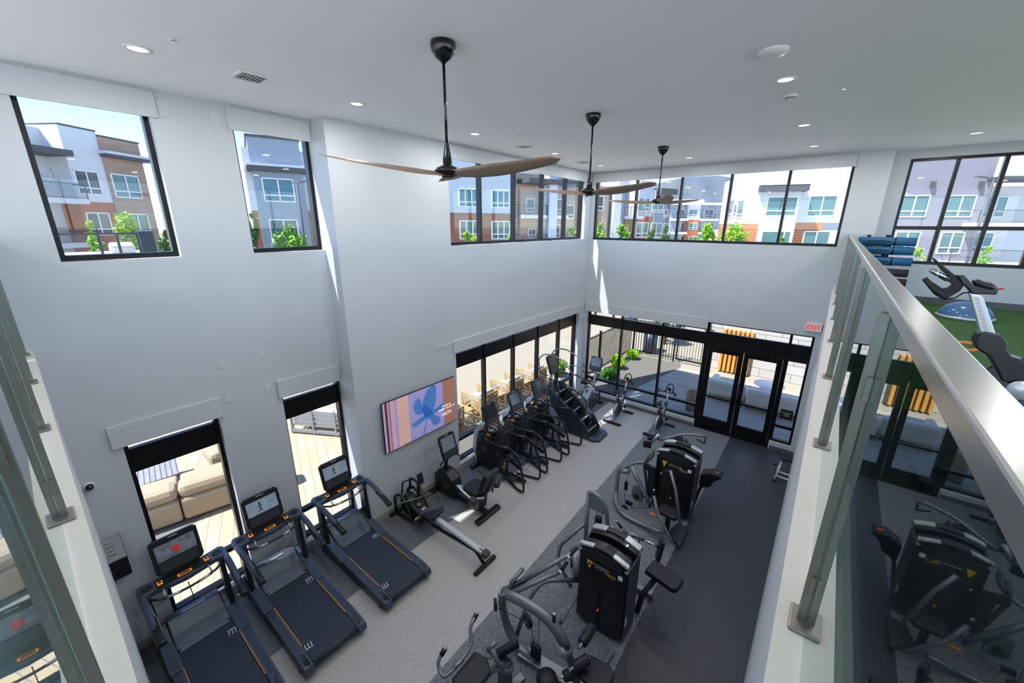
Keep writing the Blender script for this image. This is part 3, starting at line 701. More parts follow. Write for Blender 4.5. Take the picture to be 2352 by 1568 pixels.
def shrub(x, y, lb, r=.35, h=.5, seed=1, mt='leaf green', z=-.04):
    rnd = random.Random(seed); t = thing('leafy_shrub', lb, 'shrub', (x, y, z)); mb = MB()
    for _ in range(150):
        a = rnd.random()*6.3; l_ = rnd.uniform(.45, 1)*h; o = rnd.uniform(.2, 1.1)*r; c, s = math.cos(a), math.sin(a)
        b0 = rnd.uniform(0, .5)*r; p0 = Vector((c*b0*.5, s*b0*.5, 0)); p1 = Vector((c*o*.55, s*o*.55, l_)); p2 = Vector((c*o, s*o, l_*rnd.uniform(.45, .95))); w = Vector((-s, c, rnd.uniform(-.4, .4)))*.013
        v = [mb.b.verts.new(q) for q in (p0-w, p0+w, p1+w*1.4, p2, p1-w*1.4)]; mb.b.faces.new(v)
    mb.build('leaves', mt, t)
shrub(-5.75, 13.05, 'green grassy shrub in the planting bed nearest the corner window', .45, .5, 1)
shrub(-6.1, 14.5, 'yellow green grassy plant against the picket fence', .32, .6, 2, 'leaf yellow')
shrub(-6.1, 16.0, 'yellow green grassy plant at the far end of the planting bed', .28, .5, 3, 'leaf yellow')
shrub(-7.6, 12.3, 'spiky green shrub outside, at the far end of the long lower window', .4, .7, 4, 'leaf bright')

# orange slatted wall lantern
M('slat wood', 'd79a45', .55, col2='b97a2c', scale=20, stretch=(6, 6, .6))
wl = thing('wooden_slat_screen', 'row of seven upright orange wooden slats on the stone block wall', 'wall screen', (-2.37, 16.93, 0))
for i in range(7): MB().bx(-.47+.155*i-.045, -.47+.155*i+.045, -.16, .06, .02, 1.68).build('slat', 'slat wood', wl)
# white outdoor sofas, round table, lamp
M('sofa white', 'e6dfd3', .85, var=.03, scale=60, bump=.1)
def osofa(x0, x1, y, lb, arm):
    t = thing('outdoor_sofa', lb, 'sofa', ((x0+x1)/2, y, -.03)); h = (x1-x0)/2
    MB().bx(-h, h, -.38, .42, .14, .42).build('seat_base', 'sofa white', t, bevel=.06)
    MB().bx(-h, h, -.45, -.18, .14, .72).build('backrest', 'sofa white', t, bevel=.11)
    if arm: MB().bx(-h if arm < 0 else h-.22, -h+.22 if arm < 0 else h, -.4, .42, .14, .66).build('armrest', 'sofa white', t, bevel=.09)
    MB().box((-h+.5, -.08, .58), (.48, .14, .3), (-.3, 0, 0)).build('cushion', 'sofa white', t, bevel=.06)
    for a in (-h+.08, h-.08):
        for b in (-.36, .34): MB().cyl((a, b, 0), (a, b, .15), .015, seg=8).build('leg', 'black metal', t)
osofa(-2.58, -1.45, 14.15, 'white outdoor sofa seen through the left door leaf', -1)
osofa(-1.42, -.02, 14.0, 'long white outdoor sofa seen through the right door leaf', 0)
osofa(.02, 1.3, 14.0, 'white outdoor sofa at the right end, beyond the narrow side window', 1)
t = thing('round_table', 'low round white table on the deck behind the sofas', 'table', (-.98, 15.1, -.03))
MB().lathe([(0, .44), (.44, .44), (.45, .455), (.44, .47), (0, .47)], seg=32).build('tabletop', 'white vinyl', t)
MB().lathe([(.2, 0), (.2, .02), (.05, .05), (.04, .44), (0, .44)], seg=20).build('pedestal', 'white vinyl', t)
M('rust pot', 'a5866c', .6)
t = thing('planter_cylinder', 'brown tapered cylinder standing on the deck left of the doors', 'planter', (-2.72, 12.45, -.03))
MB().lathe([(0, 0), (.14, 0), (.19, .62), (.17, .62), (.16, .5), (0, .5)], seg=24).build('body', 'rust pot', t)
M('umbrella yellow', 'd9b84a', .8)

# beige modular sofa and slatted table outside the nearest lower window
M('sofa beige', '9c8c76', .9, var=.05, scale=90, bump=.15); M('table slate', '808288', .5, .2)
brickmat('table slats', '86868a', '7c7c80', '3f3f42', 1, 3, .09, .008, .75, planar='xy', bump=.3)
ms = thing('sectional_sofa', 'long beige sectional sofa outside the nearest lower window', 'sofa', (-9.2, 1.15, -.05), math.radians(-12))
for i in range(4):
    y = -1.75+.86*i
    MB().bx(-.75, .28, y+.01, y+.85, .06, .44).build('seat_base', 'sofa beige', ms, bevel=.05)
    MB().bx(-.06, .30, y+.01, y+.85, .08, .52).build('back_panel', 'sofa beige', ms, bevel=.05)
    MB().bx(-.16, .27, y, y+.86, .50, .78).build('back_cushion', 'sofa beige', ms, bevel=.11)
    MB().bx(-.74, -.05, y+.02, y+.84, .42, .56).build('seat_cushion', 'sofa beige', ms, bevel=.05)
t = thing('patterned_pillow', 'white pillow with a black circular pattern on the beige sectional sofa', 'pillow', (-9.72, 2.2, .70), .4)
MB().ell((0, 0, 0), (.12, .25, .22), (0, .3, 0)).build('pillow', 'white vinyl', t)
MB().lathe([(.06, .118), (.09, .115), (.10, .10)], (0, 0, 0), (1, -.1, .35), 24).build('pattern', 'black plastic', t)
t = thing('outdoor_ottoman', 'round beige ottoman behind the sectional sofa', 'ottoman', (-10.9, 2.35, -.05))
MB().bx(-.4, .4, -.4, .4, .05, .42).build('cushion', 'sofa beige', t, bevel=.12)
t = thing('slatted_coffee_table', 'grey slatted outdoor coffee table behind the beige sofa', 'table', (-10.75, .75, -.05), math.radians(-8))
MB().bx(-.45, .45, -.65, .65, .38, .42).build('tabletop', 'table slats', t, bevel=.004)
for a in (-.4, .4):
    for b in (-.6, .6): MB().bx(a-.03, a+.03, b-.03, b+.03, 0, .38).build('leg', 'table slate', t)
MB().bx(-.42, .42, -.62, -.58, .3, .38).bx(-.42, .42, .58, .62, .3, .38).bx(-.42, -.38, -.6, .6, .3, .38).bx(.38, .42, -.6, .6, .3, .38).build('apron', 'table slate', t)
# aluminium framed sofa outside the second lower window
t = thing('metal_framed_sofa', 'grey metal framed outdoor sofa with pale cushions seen from behind through the second lower window', 'sofa', (-10.05, 4.42, -.05), math.radians(-60))
fr = MB()
for z in (.28, .42, .56, .70): fr.bx(-.03, .0, -1.0, 1.0, z-.02, z+.02)
fr.build('back_slat', 'table slate', t)
fr = MB()
for y in (-.98, -.33, .33, .98): fr.bx(-.035, .01, y-.025, y+.025, .0, .72)
fr.bx(-.8, 0, -1.0, -.95, .2, .26).bx(-.8, 0, .95, 1.0, .2, .26).bx(-.84, -.78, -1.0, 1.0, .2, .26).bx(-.84, -.78, -1, -.95, 0, .2).bx(-.84, -.78, .95, 1, 0, .2).bx(-.05, .02, -1.02, 1.02, .06, .14)
fr.build('frame', 'table slate', t)
for y in (-.95, -.3, .35): MB().bx(-.78, -.05, y, y+.6, .27, .42).build('seat_cushion', 'sofa white', t, bevel=.04); MB().bx(-.2, -.05, y, y+.6, .40, .78).build('back_cushion', 'sofa white', t, bevel=.05)
# wooden lattice lounge chairs
M('teak pale', 'c7aa7d', .6, col2='a98a5c', scale=8, stretch=(1, 1, 4)); M('cushion grey', '9aa2ab', .9, var=.04)
def lattice(mb, O, U, V, w, h, t=.02):
    """frame with chevron slats in the plane (U,V) from O"""
    O, U, V = Vector(O), Vector(U), Vector(V); N = U.cross(V)
    def st(a, b, ww=.03): mb.bar(O+U*a[0]+V*a[1], O+U*b[0]+V*b[1], ww, t, up=N)
    st((0, 0), (0, h), .05); st((w, 0), (w, h), .05); st((0, h-.02), (w, h-.02), .05); st((0, .06), (w, .06), .04)
    for i in (1, 2, 3, 4): st((w*.09*i, .06), (w*.09*i, h-.04), .026)
    for i in range(6):
        x0 = w*.40+i*.085; dx = min(w-x0, .36); st((x0, h-.05-max(0, i-0)*.0), (x0+dx, max(.08, h-.05-dx*1.25)), .026)
    for i in range(4):
        a = .14*i; st((w*.40+.02, h-.16-a), (w*.40+.30, h-.30-a+.0) if h-.30-a > .08 else (w*.40+.16, .08), .026)
        st((w*.42+.05*i, h-.14-a*.9), (w*.30+.05*i-.12, h-.36-a*.8), .026) if h-.36-a*.8 > .07 else None
def lounge():
    t = thing('lounge_chair', '', 'lounge chair', group='wooden lattice chairs outside the long window')
    for nm, O, U, w, h in (('side_panel', (-.82, 0, 0), (1, 0, 0), .82, .72), ('side_panel', (-.82, .74, 0), (1, 0, 0), .82, .72), ('back_panel', (0, 0, 0), (0, 1, 0), .74, .72)):
        mb = MB(); lattice(mb, O, U, (0, 0, 1), w, h); mb.build(nm, 'teak pale', t)
    M('seat shade brown', '5f4a34', .7); MB().bx(-.80, -.03, .04, .70, .10, .33).build('seat_shade_box', 'seat shade brown', t)  # dark box stands for the shade behind the lattice gaps
    MB().bx(-.84, -.16, .04, .70, .33, .46).build('seat_cushion', 'cushion grey', t, bevel=.03)
    MB().box((-.11, .37, .60), (.15, .62, .4), (0, -.15, 0)).build('back_cushion', 'cushion grey', t, bevel=.05)
    return t
l0 = lounge()
for i, (y, lb) in enumerate(((7.80, 'pale wooden lattice lounge chair outside, second from the television'), (9.13, 'pale wooden lattice lounge chair outside, third from the television'), (10.50, 'farthest pale wooden lattice lounge chair, behind the stair climber'), (6.35, 'nearest wooden lattice lounge chair, mostly hidden by the wall right of the television'))):
    if i == 0: l0.location = (-7.38, y, -.05); l0['label'] = lb
    else: dup(l0, (-7.38, y, -.05), 0, lb)
def stable():
    t = thing('slatted_side_table', '', 'side table', group='small wooden tables between the lattice chairs')
    mb = MB()
    for i in range(7): mb.bx(-.24+.07*i, -.19+.07*i, -.22, .22, .40, .42)
    mb.build('tabletop', 'teak pale', t)
    for a in (-.22, .22):
        for b in (-.2, .2): MB().bx(a-.02, a+.02, b-.02, b+.02, 0, .4).build('leg', 'teak pale', t)
    return t
s0 = stable()
for i, (x, y, lb) in enumerate(((-7.7, 7.38, 'small slatted wooden table between the two nearest lattice chairs'), (-7.7, 8.85, 'small slatted wooden table between the second and third lattice chairs'), (-7.7, 10.2, 'small slatted wooden table beside the farthest lattice chair'))):
    if i == 0: s0.location = (x, y, -.05); s0['label'] = lb
    else: dup(s0, (x, y, -.05), 0, lb)
o = tag(MB().bx(-7.28, -6.9, 7.6, 8.9, 0, .05).build('step_stone', 'dark paving and shadow', None), 'dark flat slab on the gravel outside the long window', 'slab')
o.location.z = -.03

# ------------------------------------------------------------------ buildings beyond
brickmat('long bricks', 'b39a86', 'a48a76', '8f7867', 1, .9, .22, .012, .85, planar='wall', bump=.2)
M('stucco white', 'd3d6d9', .8, var=.02, scale=2); M('stucco bright', 'd0d1d2', .8, var=.02, scale=2); M('stucco blue', '8d99a6', .8, var=.02, scale=2); M('stucco grey', '7e7b84', .8, var=.02, scale=2)
M('stucco pale blue', 'b7c2cc', .8, var=.02, scale=2); M('panel brown', '8a5a46', .8, var=.06, scale=3); M('panel orange', 'a9603c', .8, var=.05, scale=3)
brickmat('siding orange', 'b8744a', 'b06c42', '7c4a2c', 1, 9, .24, .02, .7, planar='wall', bump=.5)
M('dark fascia', '4a4c50', .6); M('window white', 'e9ebec', .5); M('far pane', '46696a', .12, .1, var=.25, scale=.6); M('far pane dark', '454a52', .15, .1, var=.15, scale=1)
M('far pane blue', '3d6c7d', .12, .1, var=.2, scale=.5)
class Fac:
    """a house front: upright plane through two photo points of equal height"""
    def __init__(s, a, b, z, name, label, cat='building'):
        A, B = at(*a, z=z), at(*b, z=z); s.O = Vector((A.x, A.y, 0)); s.U = Vector((B.x-A.x, B.y-A.y, 0)).normalized(); s.N = Vector((s.U.y, -s.U.x, 0))
        if s.N.dot(CAM-s.O) < 0: s.N = -s.N
        s.N.z = 0
        s.t = thing(name, label, cat, (s.O.x, s.O.y, -.16)); s.rot = math.atan2(s.U.y, s.U.x); s.t.rotation_euler = (0, 0, s.rot)
        s.sg = 1 if Vector((-s.U.y, s.U.x, 0)).dot(s.N) > 0 else -1     # local +y or -y points to us
    def pk(s, px, py, off=0):
        d = ray(px, py); den = d.dot(s.N); O = s.O+s.N*off; k = (O-Vector((CAM.x, CAM.y, 0))).dot(s.N)/den; P = CAM+d*k
        return (P-O).dot(s.U), P.z+.16
    def blk(s, name, mt, u0, u1, z0, z1, o0=-8, o1=0, par=None):
        a, b = sorted((o0*s.sg, o1*s.sg)); return MB().bx(min(u0, u1), max(u0, u1), a, b, z0, z1).build(name, mt, par or s.t)
    def reg(s, name, mt, p, q, o0=-8, o1=0, z0=None, z1=None):
        (ua, za), (ub, zb) = s.pk(*p), s.pk(*q); return s.blk(name, mt, ua, ub, zb if z0 is None else z0, za if z1 is None else z1, o0, o1)
    def win(s, p, q, cols=2, mt='far pane', trans=.28, off=0.0):
        (ua, za), (ub, zb) = s.pk(*p, off), s.pk(*q, off); u0, u1 = min(ua, ub), max(ua, ub); z1, z0 = za, zb
        s.winr(u0, u1, z0, z1, cols, mt, trans, off)
    def winr(s, u0, u1, z0, z1, cols=2, mt='far pane', trans=.28, off=0.0):
        w = .09; mb = MB(); y0, y1 = sorted((s.sg*(off+.0), s.sg*(off+.07)))
        mb.bx(u0, u1, y0, y1, z0, z0+w).bx(u0, u1, y0, y1, z1-w, z1).bx(u0, u0+w, y0, y1, z0, z1).bx(u1-w, u1, y0, y1, z0, z1)
        zt = z0+(z1-z0)*trans
        if trans: mb.bx(u0, u1, y0, y1, zt-w/2, zt+w/2)
        for i in range(1, cols): u = u0+(u1-u0)*i/cols; mb.bx(u-w/2, u+w/2, y0, y1, z0, z1)
        f = mb.build('window', 'window white', s.t); y0, y1 = sorted((s.sg*(off+.0), s.sg*(off+.02))); MB().bx(u0+.02, u1-.02, y0, y1, z0+.02, z1-.02).build('pane', mt, f)
    def balc(s, u0, u1, zf, out=1.5, slabh=.35, h=1.05):
        a, b = sorted((s.sg*0, s.sg*out)); sl = MB().bx(u0, u1, a, b, zf-slabh, zf).build('balcony', 'stucco bright', s.t)
        mb = MB(); y = s.sg*(out-.05)
        mb.bar((u0, y, zf+h), (u1, y, zf+h), .05, .05).bar((u0, y, zf+.1), (u1, y, zf+.1), .03, .03).bar((u0, y, zf+h), (u0, 0, zf+h), .05, .05).bar((u1, y, zf+h), (u1, 0, zf+h), .05, .05)
        n = max(3, int((u1-u0)/.13))
        for i in range(n+1): u = u0+(u1-u0)*i/n; mb.bx(u-.008, u+.008, y-.008, y+.008, zf, zf+h)
        mb.bx(u0-.03, u0+.03, y-.03, y+.03, zf, zf+h).bx(u1-.03, u1+.03, y-.03, y+.03, zf, zf+h)
        mb.build('balcony_rail', 'dark fascia', sl)

# -- house seen through the nearest upper window
b = Fac((251, 397), (316, 404.5), 9.33, 'apartment_building', 'white, orange and brick apartment building seen through the nearest upper window')
uL = b.pk(40, 300)[0]; uM = b.pk(239, 383)[0]; uR = b.pk(340, 440)[0]; uW = b.pk(112, 300)[0]; uo = b.pk(186, 480)[0]
sd = 1 if uR > uL else -1
zr = b.pk(218, 303)[1]; zo = b.pk(262, 466)[1]
b.blk('brick_wall', 'long bricks', uM, uR, 0, b.pk(310, 330)[1], -5, .12)
b.blk('white_wall', 'stucco white', uo, uM, zo, zr, -5, 0); b.blk('orange_wall', 'panel orange', uo, uM, 0, zo, -5, 0)
b.blk('recessed_wall', 'stucco white', uL-sd*8, uo, 0, b.pk(90, 284)[1], -5, -1.6)
b.blk('parapet_cap', 'dark fascia', uo, uM, zr, zr+.12, -9, .05); b.blk('parapet_cap', 'dark fascia', uM, uR+sd*.05, b.pk(310, 330)[1], b.pk(310, 330)[1]+.12, -5, .17)
zc = b.pk(290, 362)[1]; b.blk('cornice', 'dark fascia', uM-sd*.1, uR+sd*.5, zc-.22, zc+.02, -3, .7); b.blk('cornice_top', 'stucco bright', uM-sd*.1, uR+sd*.5, zc+.02, zc+.22, -3, .72)
za = b.pk(110, 343)[1]; b.blk('canopy', 'dark fascia', uL-sd*6, b.pk(150, 345)[0], za-.3, za+.1, -2, .6)
for k, zz in enumerate((b.pk(150, 468)[1],)):
    u_a, u_b = sorted((uL-sd*6, b.pk(180, 468)[0])); b.balc(u_a, u_b, zz+.35, 1.0); b.balc(u_a, u_b, zz-2.75, 1.0)
for p, q in (((165, 388), (237, 449)), ((194, 487), (262, 540))): b.win(p, q, 2, 'far pane dark')
for p, q in (((251, 397), (328, 457)), ((287, 490), (350, 545))): b.win(p, q, 2, 'far pane', off=.12)
b.win((116, 386), (137, 470), 1, 'far pane', 0, -1.6); b.win((60, 380), (100, 455), 2, 'far pane dark', .28, -1.6)
# terrace with glass guard in front of it
xt = -22
ta = at(140, 540, x=xt); tb_ = at(352, 541, x=xt); tz = 4.02
te = thing('roof_terrace', 'roof terrace with a dark framed glass guard at the bottom of the nearest upper window', 'terrace', (xt, 0, 0))
M('terrace tile', 'b5b3b0', .8)
MB().bx(-9, .3, ta.y-1.2, tb_.y+1.1, -.16, tz).build('podium', 'stucco white', te)
g = MB(); g.bx(-.04, .04, ta.y-1, tb_.y, 5.08, 5.15)
ys = [ta.y-.9]+[at(p, 560, x=xt).y for p in (230, 273, 320)]
for y in ys: g.bx(-.03, .03, y-.04, y+.04, tz, 5.1)
g.build('guard_frame', 'dark fascia', te); MB().bx(-.005, .005, ys[0], ys[-1], tz+.05, 5.08).build('guard_glass', 'clear glass', te)
ya, yb = at(323, 560, x=xt+.2).y, at(356, 560, x=xt+.2).y
MB().bx(-.2, .3, ya, yb, tz, 5.2).build('guard_end_wall', 'bin blue', te)
t = thing('terrace_chair', 'white cushioned chair back on the roof terrace behind the glass guard', 'chair', (xt-1.0, at(278, 560, x=xt-1).y, tz))
MB().box((0, 0, .45), (.5, .75, .5), (0, .3, 0)).build('cushion', 'sofa white', t, bevel=.1); MB().bx(-.3, .3, -.35, .35, 0, .25).build('seat', 'dark fascia', t)
# -- blue grey house through the second upper window
b = Fac((598, 407), (679, 411.5), 8.9, 'apartment_building', 'blue grey tower like apartment building with a dark cornice seen through the second upper window')
u0 = b.pk(579, 400)[0]; u1 = b.pk(692, 380)[0]; zt_ = b.pk(620, 318)[1]
b.blk('grey_wall', 'stucco blue', u0, u1, 0, zt_, -7, 0); b.blk('roof_cap', 'dark fascia', u0-.1, u1+.1, zt_, zt_+.18, -7.1, .1)
zc = b.pk(630, 384)[1]; b.blk('cornice', 'dark fascia', u0-.3, u1+.3, zc-.35, zc, -7, .6); b.blk('cornice_top', 'stucco bright', u0-.3, u1+.3, zc, zc+.18, -7, .62)
zl = b.pk(560, 334)[1]; ul = b.pk(563, 400)[0]
b.blk('white_side_wall', 'stucco bright', ul, u0, b.pk(585, 483)[1], zl, -5, -.8); b.blk('orange_side_wall', 'panel orange', ul, u0, 0, b.pk(585, 483)[1], -5, -.8)
b.blk('brick_side_wall', 'long bricks', u1, u1+2.2, 0, b.pk(710, 482)[1], -5, -.8); b.blk('white_end_wall', 'stucco bright', u1, u1+2.2, b.pk(710, 482)[1], zt_-.6, -5, -.8)
b.win((599, 407), (680, 465), 2, 'far pane blue'); b.win((616, 503), (690, 556), 2, 'far pane')
# street lamps
def lamppost(px, py, D, lb, arms, H=None):
    P = CAM+ray(px, py)*D; t = thing('street_lamp', lb, 'street lamp', (P.x, P.y, -.1)); h = P.z+.1; d = CR
    MB().tube([(0, 0, 0), (0, 0, h)], [.09, .06], 8).build('pole', 'dark fascia', t)
    for sgn in arms:
        v = Vector((d.x, d.y, 0)).normalized()*sgn
        MB().bar((0, 0, h-.05), v*.5+Vector((0, 0, h+.05)), .05, .05).bar(v*.45+Vector((0, 0, h+.05)), v*1.0+Vector((0, 0, h+.1)), .22, .05).build('lamp_head', 'dark fascia', t)
lamppost(681, 420, 24, 'tall dark street lamp with two arms seen through the second upper window', (-1, .55))
# -- long pale blue house through the long upper left window
b = Fac((1053, 432), (1169, 436.8), 8.95, 'apartment_building', 'pale blue apartment building with a brown ground level behind the long upper left window')
u0 = b.pk(1000, 440)[0]; u1 = b.pk(1182, 440)[0]; zb_ = b.pk(1100, 489)[1]
b.blk('pale_wall', 'stucco pale blue', u0-4, u1, zb_, 12.2, -5, 0); b.blk('brown_wall', 'panel brown', u0-4, u1, 0, zb_, -5, -.02)
for p, q in (((1053, 432), (1098, 476)), ((1129, 436), (1170, 478))): b.win(p, q, 3, 'far pane blue')
for p, q in (((1055, 506), (1101, 549)), ((1129, 507), (1171, 549))): b.win(p, q, 3, 'far pane')
b2 = Fac((1208, 455), (1303, 459), 8.3, 'apartment_building', 'apartment building with white balconies and a dark flat canopy behind the long upper left window')
u0 = b2.pk(1182, 460)[0]; u1 = b2.pk(1345, 460)[0]; uc0 = b2.pk(1243, 450)[0]; uc1 = b2.pk(1262, 450)[0]
b2.blk('brick_wall', 'long bricks', u0, u1+2, 0, 11.0, -5, 0); b2.blk('white_upper_wall', 'stucco bright', u0, u1+2, 10.9, 12.6, -9, -.4)
b2.blk('pale_column', 'stucco pale blue', uc0, uc1, 0, 11.2, -1, 1.6)
zc = b2.pk(1240, 418)[1]; b2.blk('canopy', 'dark fascia', u0+.3, b2.pk(1317, 420)[0], zc-.35, zc+.1, -1, 2.4)
zf = b2.pk(1210, 494)[1]
b2.balc(u0+.2, uc0-.1, zf, 1.5); b2.balc(uc1+.1, b2.pk(1288, 495)[0], zf, 1.5); b2.balc(u0+.2, uc0-.1, zf-3.1, 1.5); b2.balc(uc1+.1, b2.pk(1288, 495)[0], zf-3.1, 1.5)
for p, q in (((1208, 455), (1227, 487)), ((1265, 456), (1290, 490)), ((1295, 470), (1318, 502)), ((1212, 525), (1230, 545)), ((1265, 515), (1285, 545))): b2.win(p, q, 1, 'far pane dark')
# -- houses through the far upper windows
b = Fac((1467, 452.5), (1511, 455), 8.9, 'apartment_building', 'grey, white and orange apartment building at the left of the far upper windows')
def U(x, y=470): return b.pk(x, y)[0]
dz = lambda px, py: b.pk(px, py)[1]
b.blk('brick_wall', 'long bricks', U(1364), U(1400), 0, dz(1380, 428), -5, .3); b.blk('dark_edge', 'dark fascia', U(1395), U(1400), 0, dz(1380, 445), -5, .35)
b.blk('white_column', 'stucco bright', U(1400), U(1416), 0, dz(1400, 415), -5, .8); b.blk('blue_wall', 'stucco blue', U(1416), U(1434), 0, dz(1420, 438), -5, .1)
b.blk('back_wall', 'stucco grey', U(1434), U(1464), 0, dz(1440, 430), -5, -1.5); b.blk('pale_wall', 'stucco pale blue', U(1464), U(1497), dz(1480, 497), dz(1480, 415), -5, .2)
b.blk('orange_wall', 'panel orange', U(1456), U(1497), 0, dz(1480, 497), -5, .25); b.blk('blue_tower', 'stucco blue', U(1497), U(1525), 0, dz(1510, 437), -5, .5)
b.blk('grey_wall', 'stucco grey', U(1525), U(1541), 0, dz(1530, 440), -5, 0); zc = dz(1515, 434)
b.blk('cornice', 'dark fascia', U(1500), U(1536), zc-.7, zc, -6, 1.2)
u_a, u_b = U(1434), U(1464); b.balc(u_a, u_b, dz(1440, 496), 1.2); b.blk('canopy', 'stucco bright', U(1398), U(1420), dz(1400, 424)-.2, dz(1400, 424)+.5, -4, 1.6)
for p, q, c in (((1370, 449), (1385, 484), 1), ((1467, 452), (1490, 486), 2), ((1461, 510), (1486, 545), 2), ((1497, 467), (1522, 488), 2), ((1495, 511), (1518, 545), 2), ((1525, 480), (1533, 499), 1), ((1524, 512), (1530, 524), 1)): b.win(p, q, c, 'far pane dark' if c == 1 else 'far pane', off=.52)
b = Fac((1583, 480.8), (1620, 481), 9.1, 'apartment_building', 'distant apartment building with three rows of balconies in the middle of the far upper windows')
u0, u1, um, un = (b.pk(x, 490)[0] for x in (1540, 1645, 1577, 1605)); zr = b.pk(1590, 471)[1]
b.blk('grey_wall', 'stucco blue', u0, u1, 0, zr, -6, 0); b.blk('orange_bay', 'panel orange', um, un, 0, b.pk(1590, 504)[1], -5, .9); b.blk('white_bay', 'stucco bright', um, un, b.pk(1590, 504)[1], zr, -5, .9)
b.blk('roof_edge', 'stucco bright', u0-1, u1+1, zr, zr+.5, -12, 1.6); b.blk('roof_block', 'stucco bright', b.pk(1575, 460)[0], b.pk(1640, 460)[0], zr, b.pk(1600, 455)[1], -12, -5)
for k in range(3):
    dy = 30.8*k
    b.win((1583, 480.8+dy), (1601, 497.5+dy*.99), 2, 'far pane', off=.9); b.win((1552, 482+dy), (1560, 498+dy), 2, 'far pane dark'); b.win((1619, 481+dy), (1637, 499+dy), 2, 'far pane dark'); b.win((1563, 480+dy), (1571, 502+dy), 1, 'far pane dark', 0)
    z_ = b.pk(1590, 502+dy)[1]; b.balc(u0, um, z_, 1.6, .5); b.balc(un, u1, z_, 1.6, .5)
b = Fac((1766, 451), (1867, 449.3), 8.2, 'apartment_building', 'large bright white apartment building with a projecting bay, right of the far upper windows')
def U(x, y=470): return b.pk(x, y)[0]
uA, uB, uC, uD = U(1722), U(1745), U(1828), U(1962); zo = dz(1870, 511)
b.blk('white_wall', 'stucco bright', uC, uD, zo, 12.5, -5, 0); b.blk('orange_siding', 'siding orange', uC, uD-2, 0, zo, -5, -.02)
b.blk('white_wall', 'stucco bright', uA-.0, uC, 0, 12.5, -10, -.8)
b.blk('bay', 'stucco bright', uB, uC, 0, dz(1790, 435), -2, 1.2)
zc = dz(1790, 428); b.blk('bay_cornice', 'dark fascia', uB-.5, uC+.4, zc-.55, zc, -2, 1.9); b.blk('bay_cornice_top', 'stucco bright', uB-.5, uC+.4, zc, zc+.25, -2, 1.95)
for p, q, c, o_ in (((1764, 451), (1796, 497), 1, 1.2), ((1803, 451), (1826, 497), 1, 1.2), ((1860, 449), (1915, 497), 2, 0), ((1750, 530), (1795, 575), 1, 1.2), ((1790, 530), (1810, 575), 1, 1.2), ((1847, 530), (1898, 580), 2, 0)): b.win(p, q, c, 'far pane', off=o_)
# its left flank turns away from us
F = b; P1 = F.O+F.U*uA+F.N*-.8
b = Fac((1722, 451), (1668, 463), 8.2, 'apartment_building', 'white side wing with narrow windows and an orange base left of the big white building')
uE = b.pk(1658, 470)[0]; uS = b.pk(1724, 470)[0]
b.blk('white_wall', 'stucco bright', uE, uS, b.pk(1700, 514)[1], b.pk(1700, 405)[1], -2, 0); b.blk('orange_siding', 'siding orange', uE, uS, 0, b.pk(1700, 514)[1], -2, -.02)
for x in (1678, 1700): b.win((x-4, 461), (x+5, 500), 1, 'far pane dark', .22)
for x in (1688, 1738): b.win((x-4, 470), (x+4, 497), 1, 'far pane dark', .3) if x < 1700 else None
# -- grey house through the mezzanine window
b = Fac((2075, 448.6), (2231, 447.8), 8.2, 'apartment_building', 'plain grey apartment building with balconies seen through the mezzanine window')
def U(x, y=470): return b.pk(x, y)[0]
uR = b.pk(2274, 430)[0]
b.blk('grey_wall', 'stucco grey', U(2035), uR, 0, 12.6, -5, 0)
b.blk('white_wall', 'stucco bright', uR, uR+12, 0, 12.8, -10, -2.2)
for x0, y0, x1, y1 in ((2072, 448, 2124, 499), (2180, 448, 2229, 499), (2058, 531, 2102, 582), (2163, 532, 2202, 583)): b.win((x0, y0), (x1, y1), 2, 'far pane')
b.win((2268, 450), (2302, 499), 2, 'far pane blue', off=-2.2); b.win((2240, 532), (2270, 580), 2, 'far pane blue', off=.0)
z_ = b.pk(2280, 512)[1]; b.balc(uR-1.2, uR+5, z_, 1.4); z_ = b.pk(2260, 600)[1]; b.balc(uR-2.4, uR+4.4, z_, 1.4)
b.blk('canopy', 'dark fascia', uR-.4, uR+9, b.pk(2290, 415)[1], b.pk(2290, 408)[1], -2, 1.4)
for p in ((2141, 424), (2252, 424)):
    u, z = b.pk(*p); MB().bx(u-.14, u+.14, min(0, b.sg*.25), max(0, b.sg*.25), z-.25, z+.25).build('wall_lamp', 'dark fascia', b.t)
lamppost(2283, 410, 22, 'tall grey street lamp seen through the mezzanine window', (-1,))
# mountain
mb = MB(); prof = [(1200, 470), (1400, 430), (1500, 422), (1560, 408), (1640, 404), (1700, 415), (1800, 440), (1960, 475), (2200, 490)]
M('mountain', '42536e', .95, col2='62645c', scale=.004)
rows = []
for k in range(7):
    f = k/6; row = []
    for j in range(61):
        px = 1200+1000*j/60
        for (xa, ya), (xb, yb2) in zip(prof, prof[1:]):
            if xa <= px <= xb: y_ = ya+(yb2-ya)*(px-xa)/(xb-xa)
        D = 900+1500*f; P = CAM+ray(px, 500)*D; zt_ = (CAM+ray(px, y_)*D).z*f**.8*(1 if k == 6 else .9+.1*math.sin(j*1.7+k)); row.append(mb.b.verts.new((P.x, P.y, -5+max(0, zt_))))
    rows.append(row)
for A, B in zip(rows, rows[1:]):
    for j in range(60): f = mb.b.faces.new((A[j], A[j+1], B[j+1], B[j])); f.smooth = True
struct(mb.build('mountain', 'mountain'))
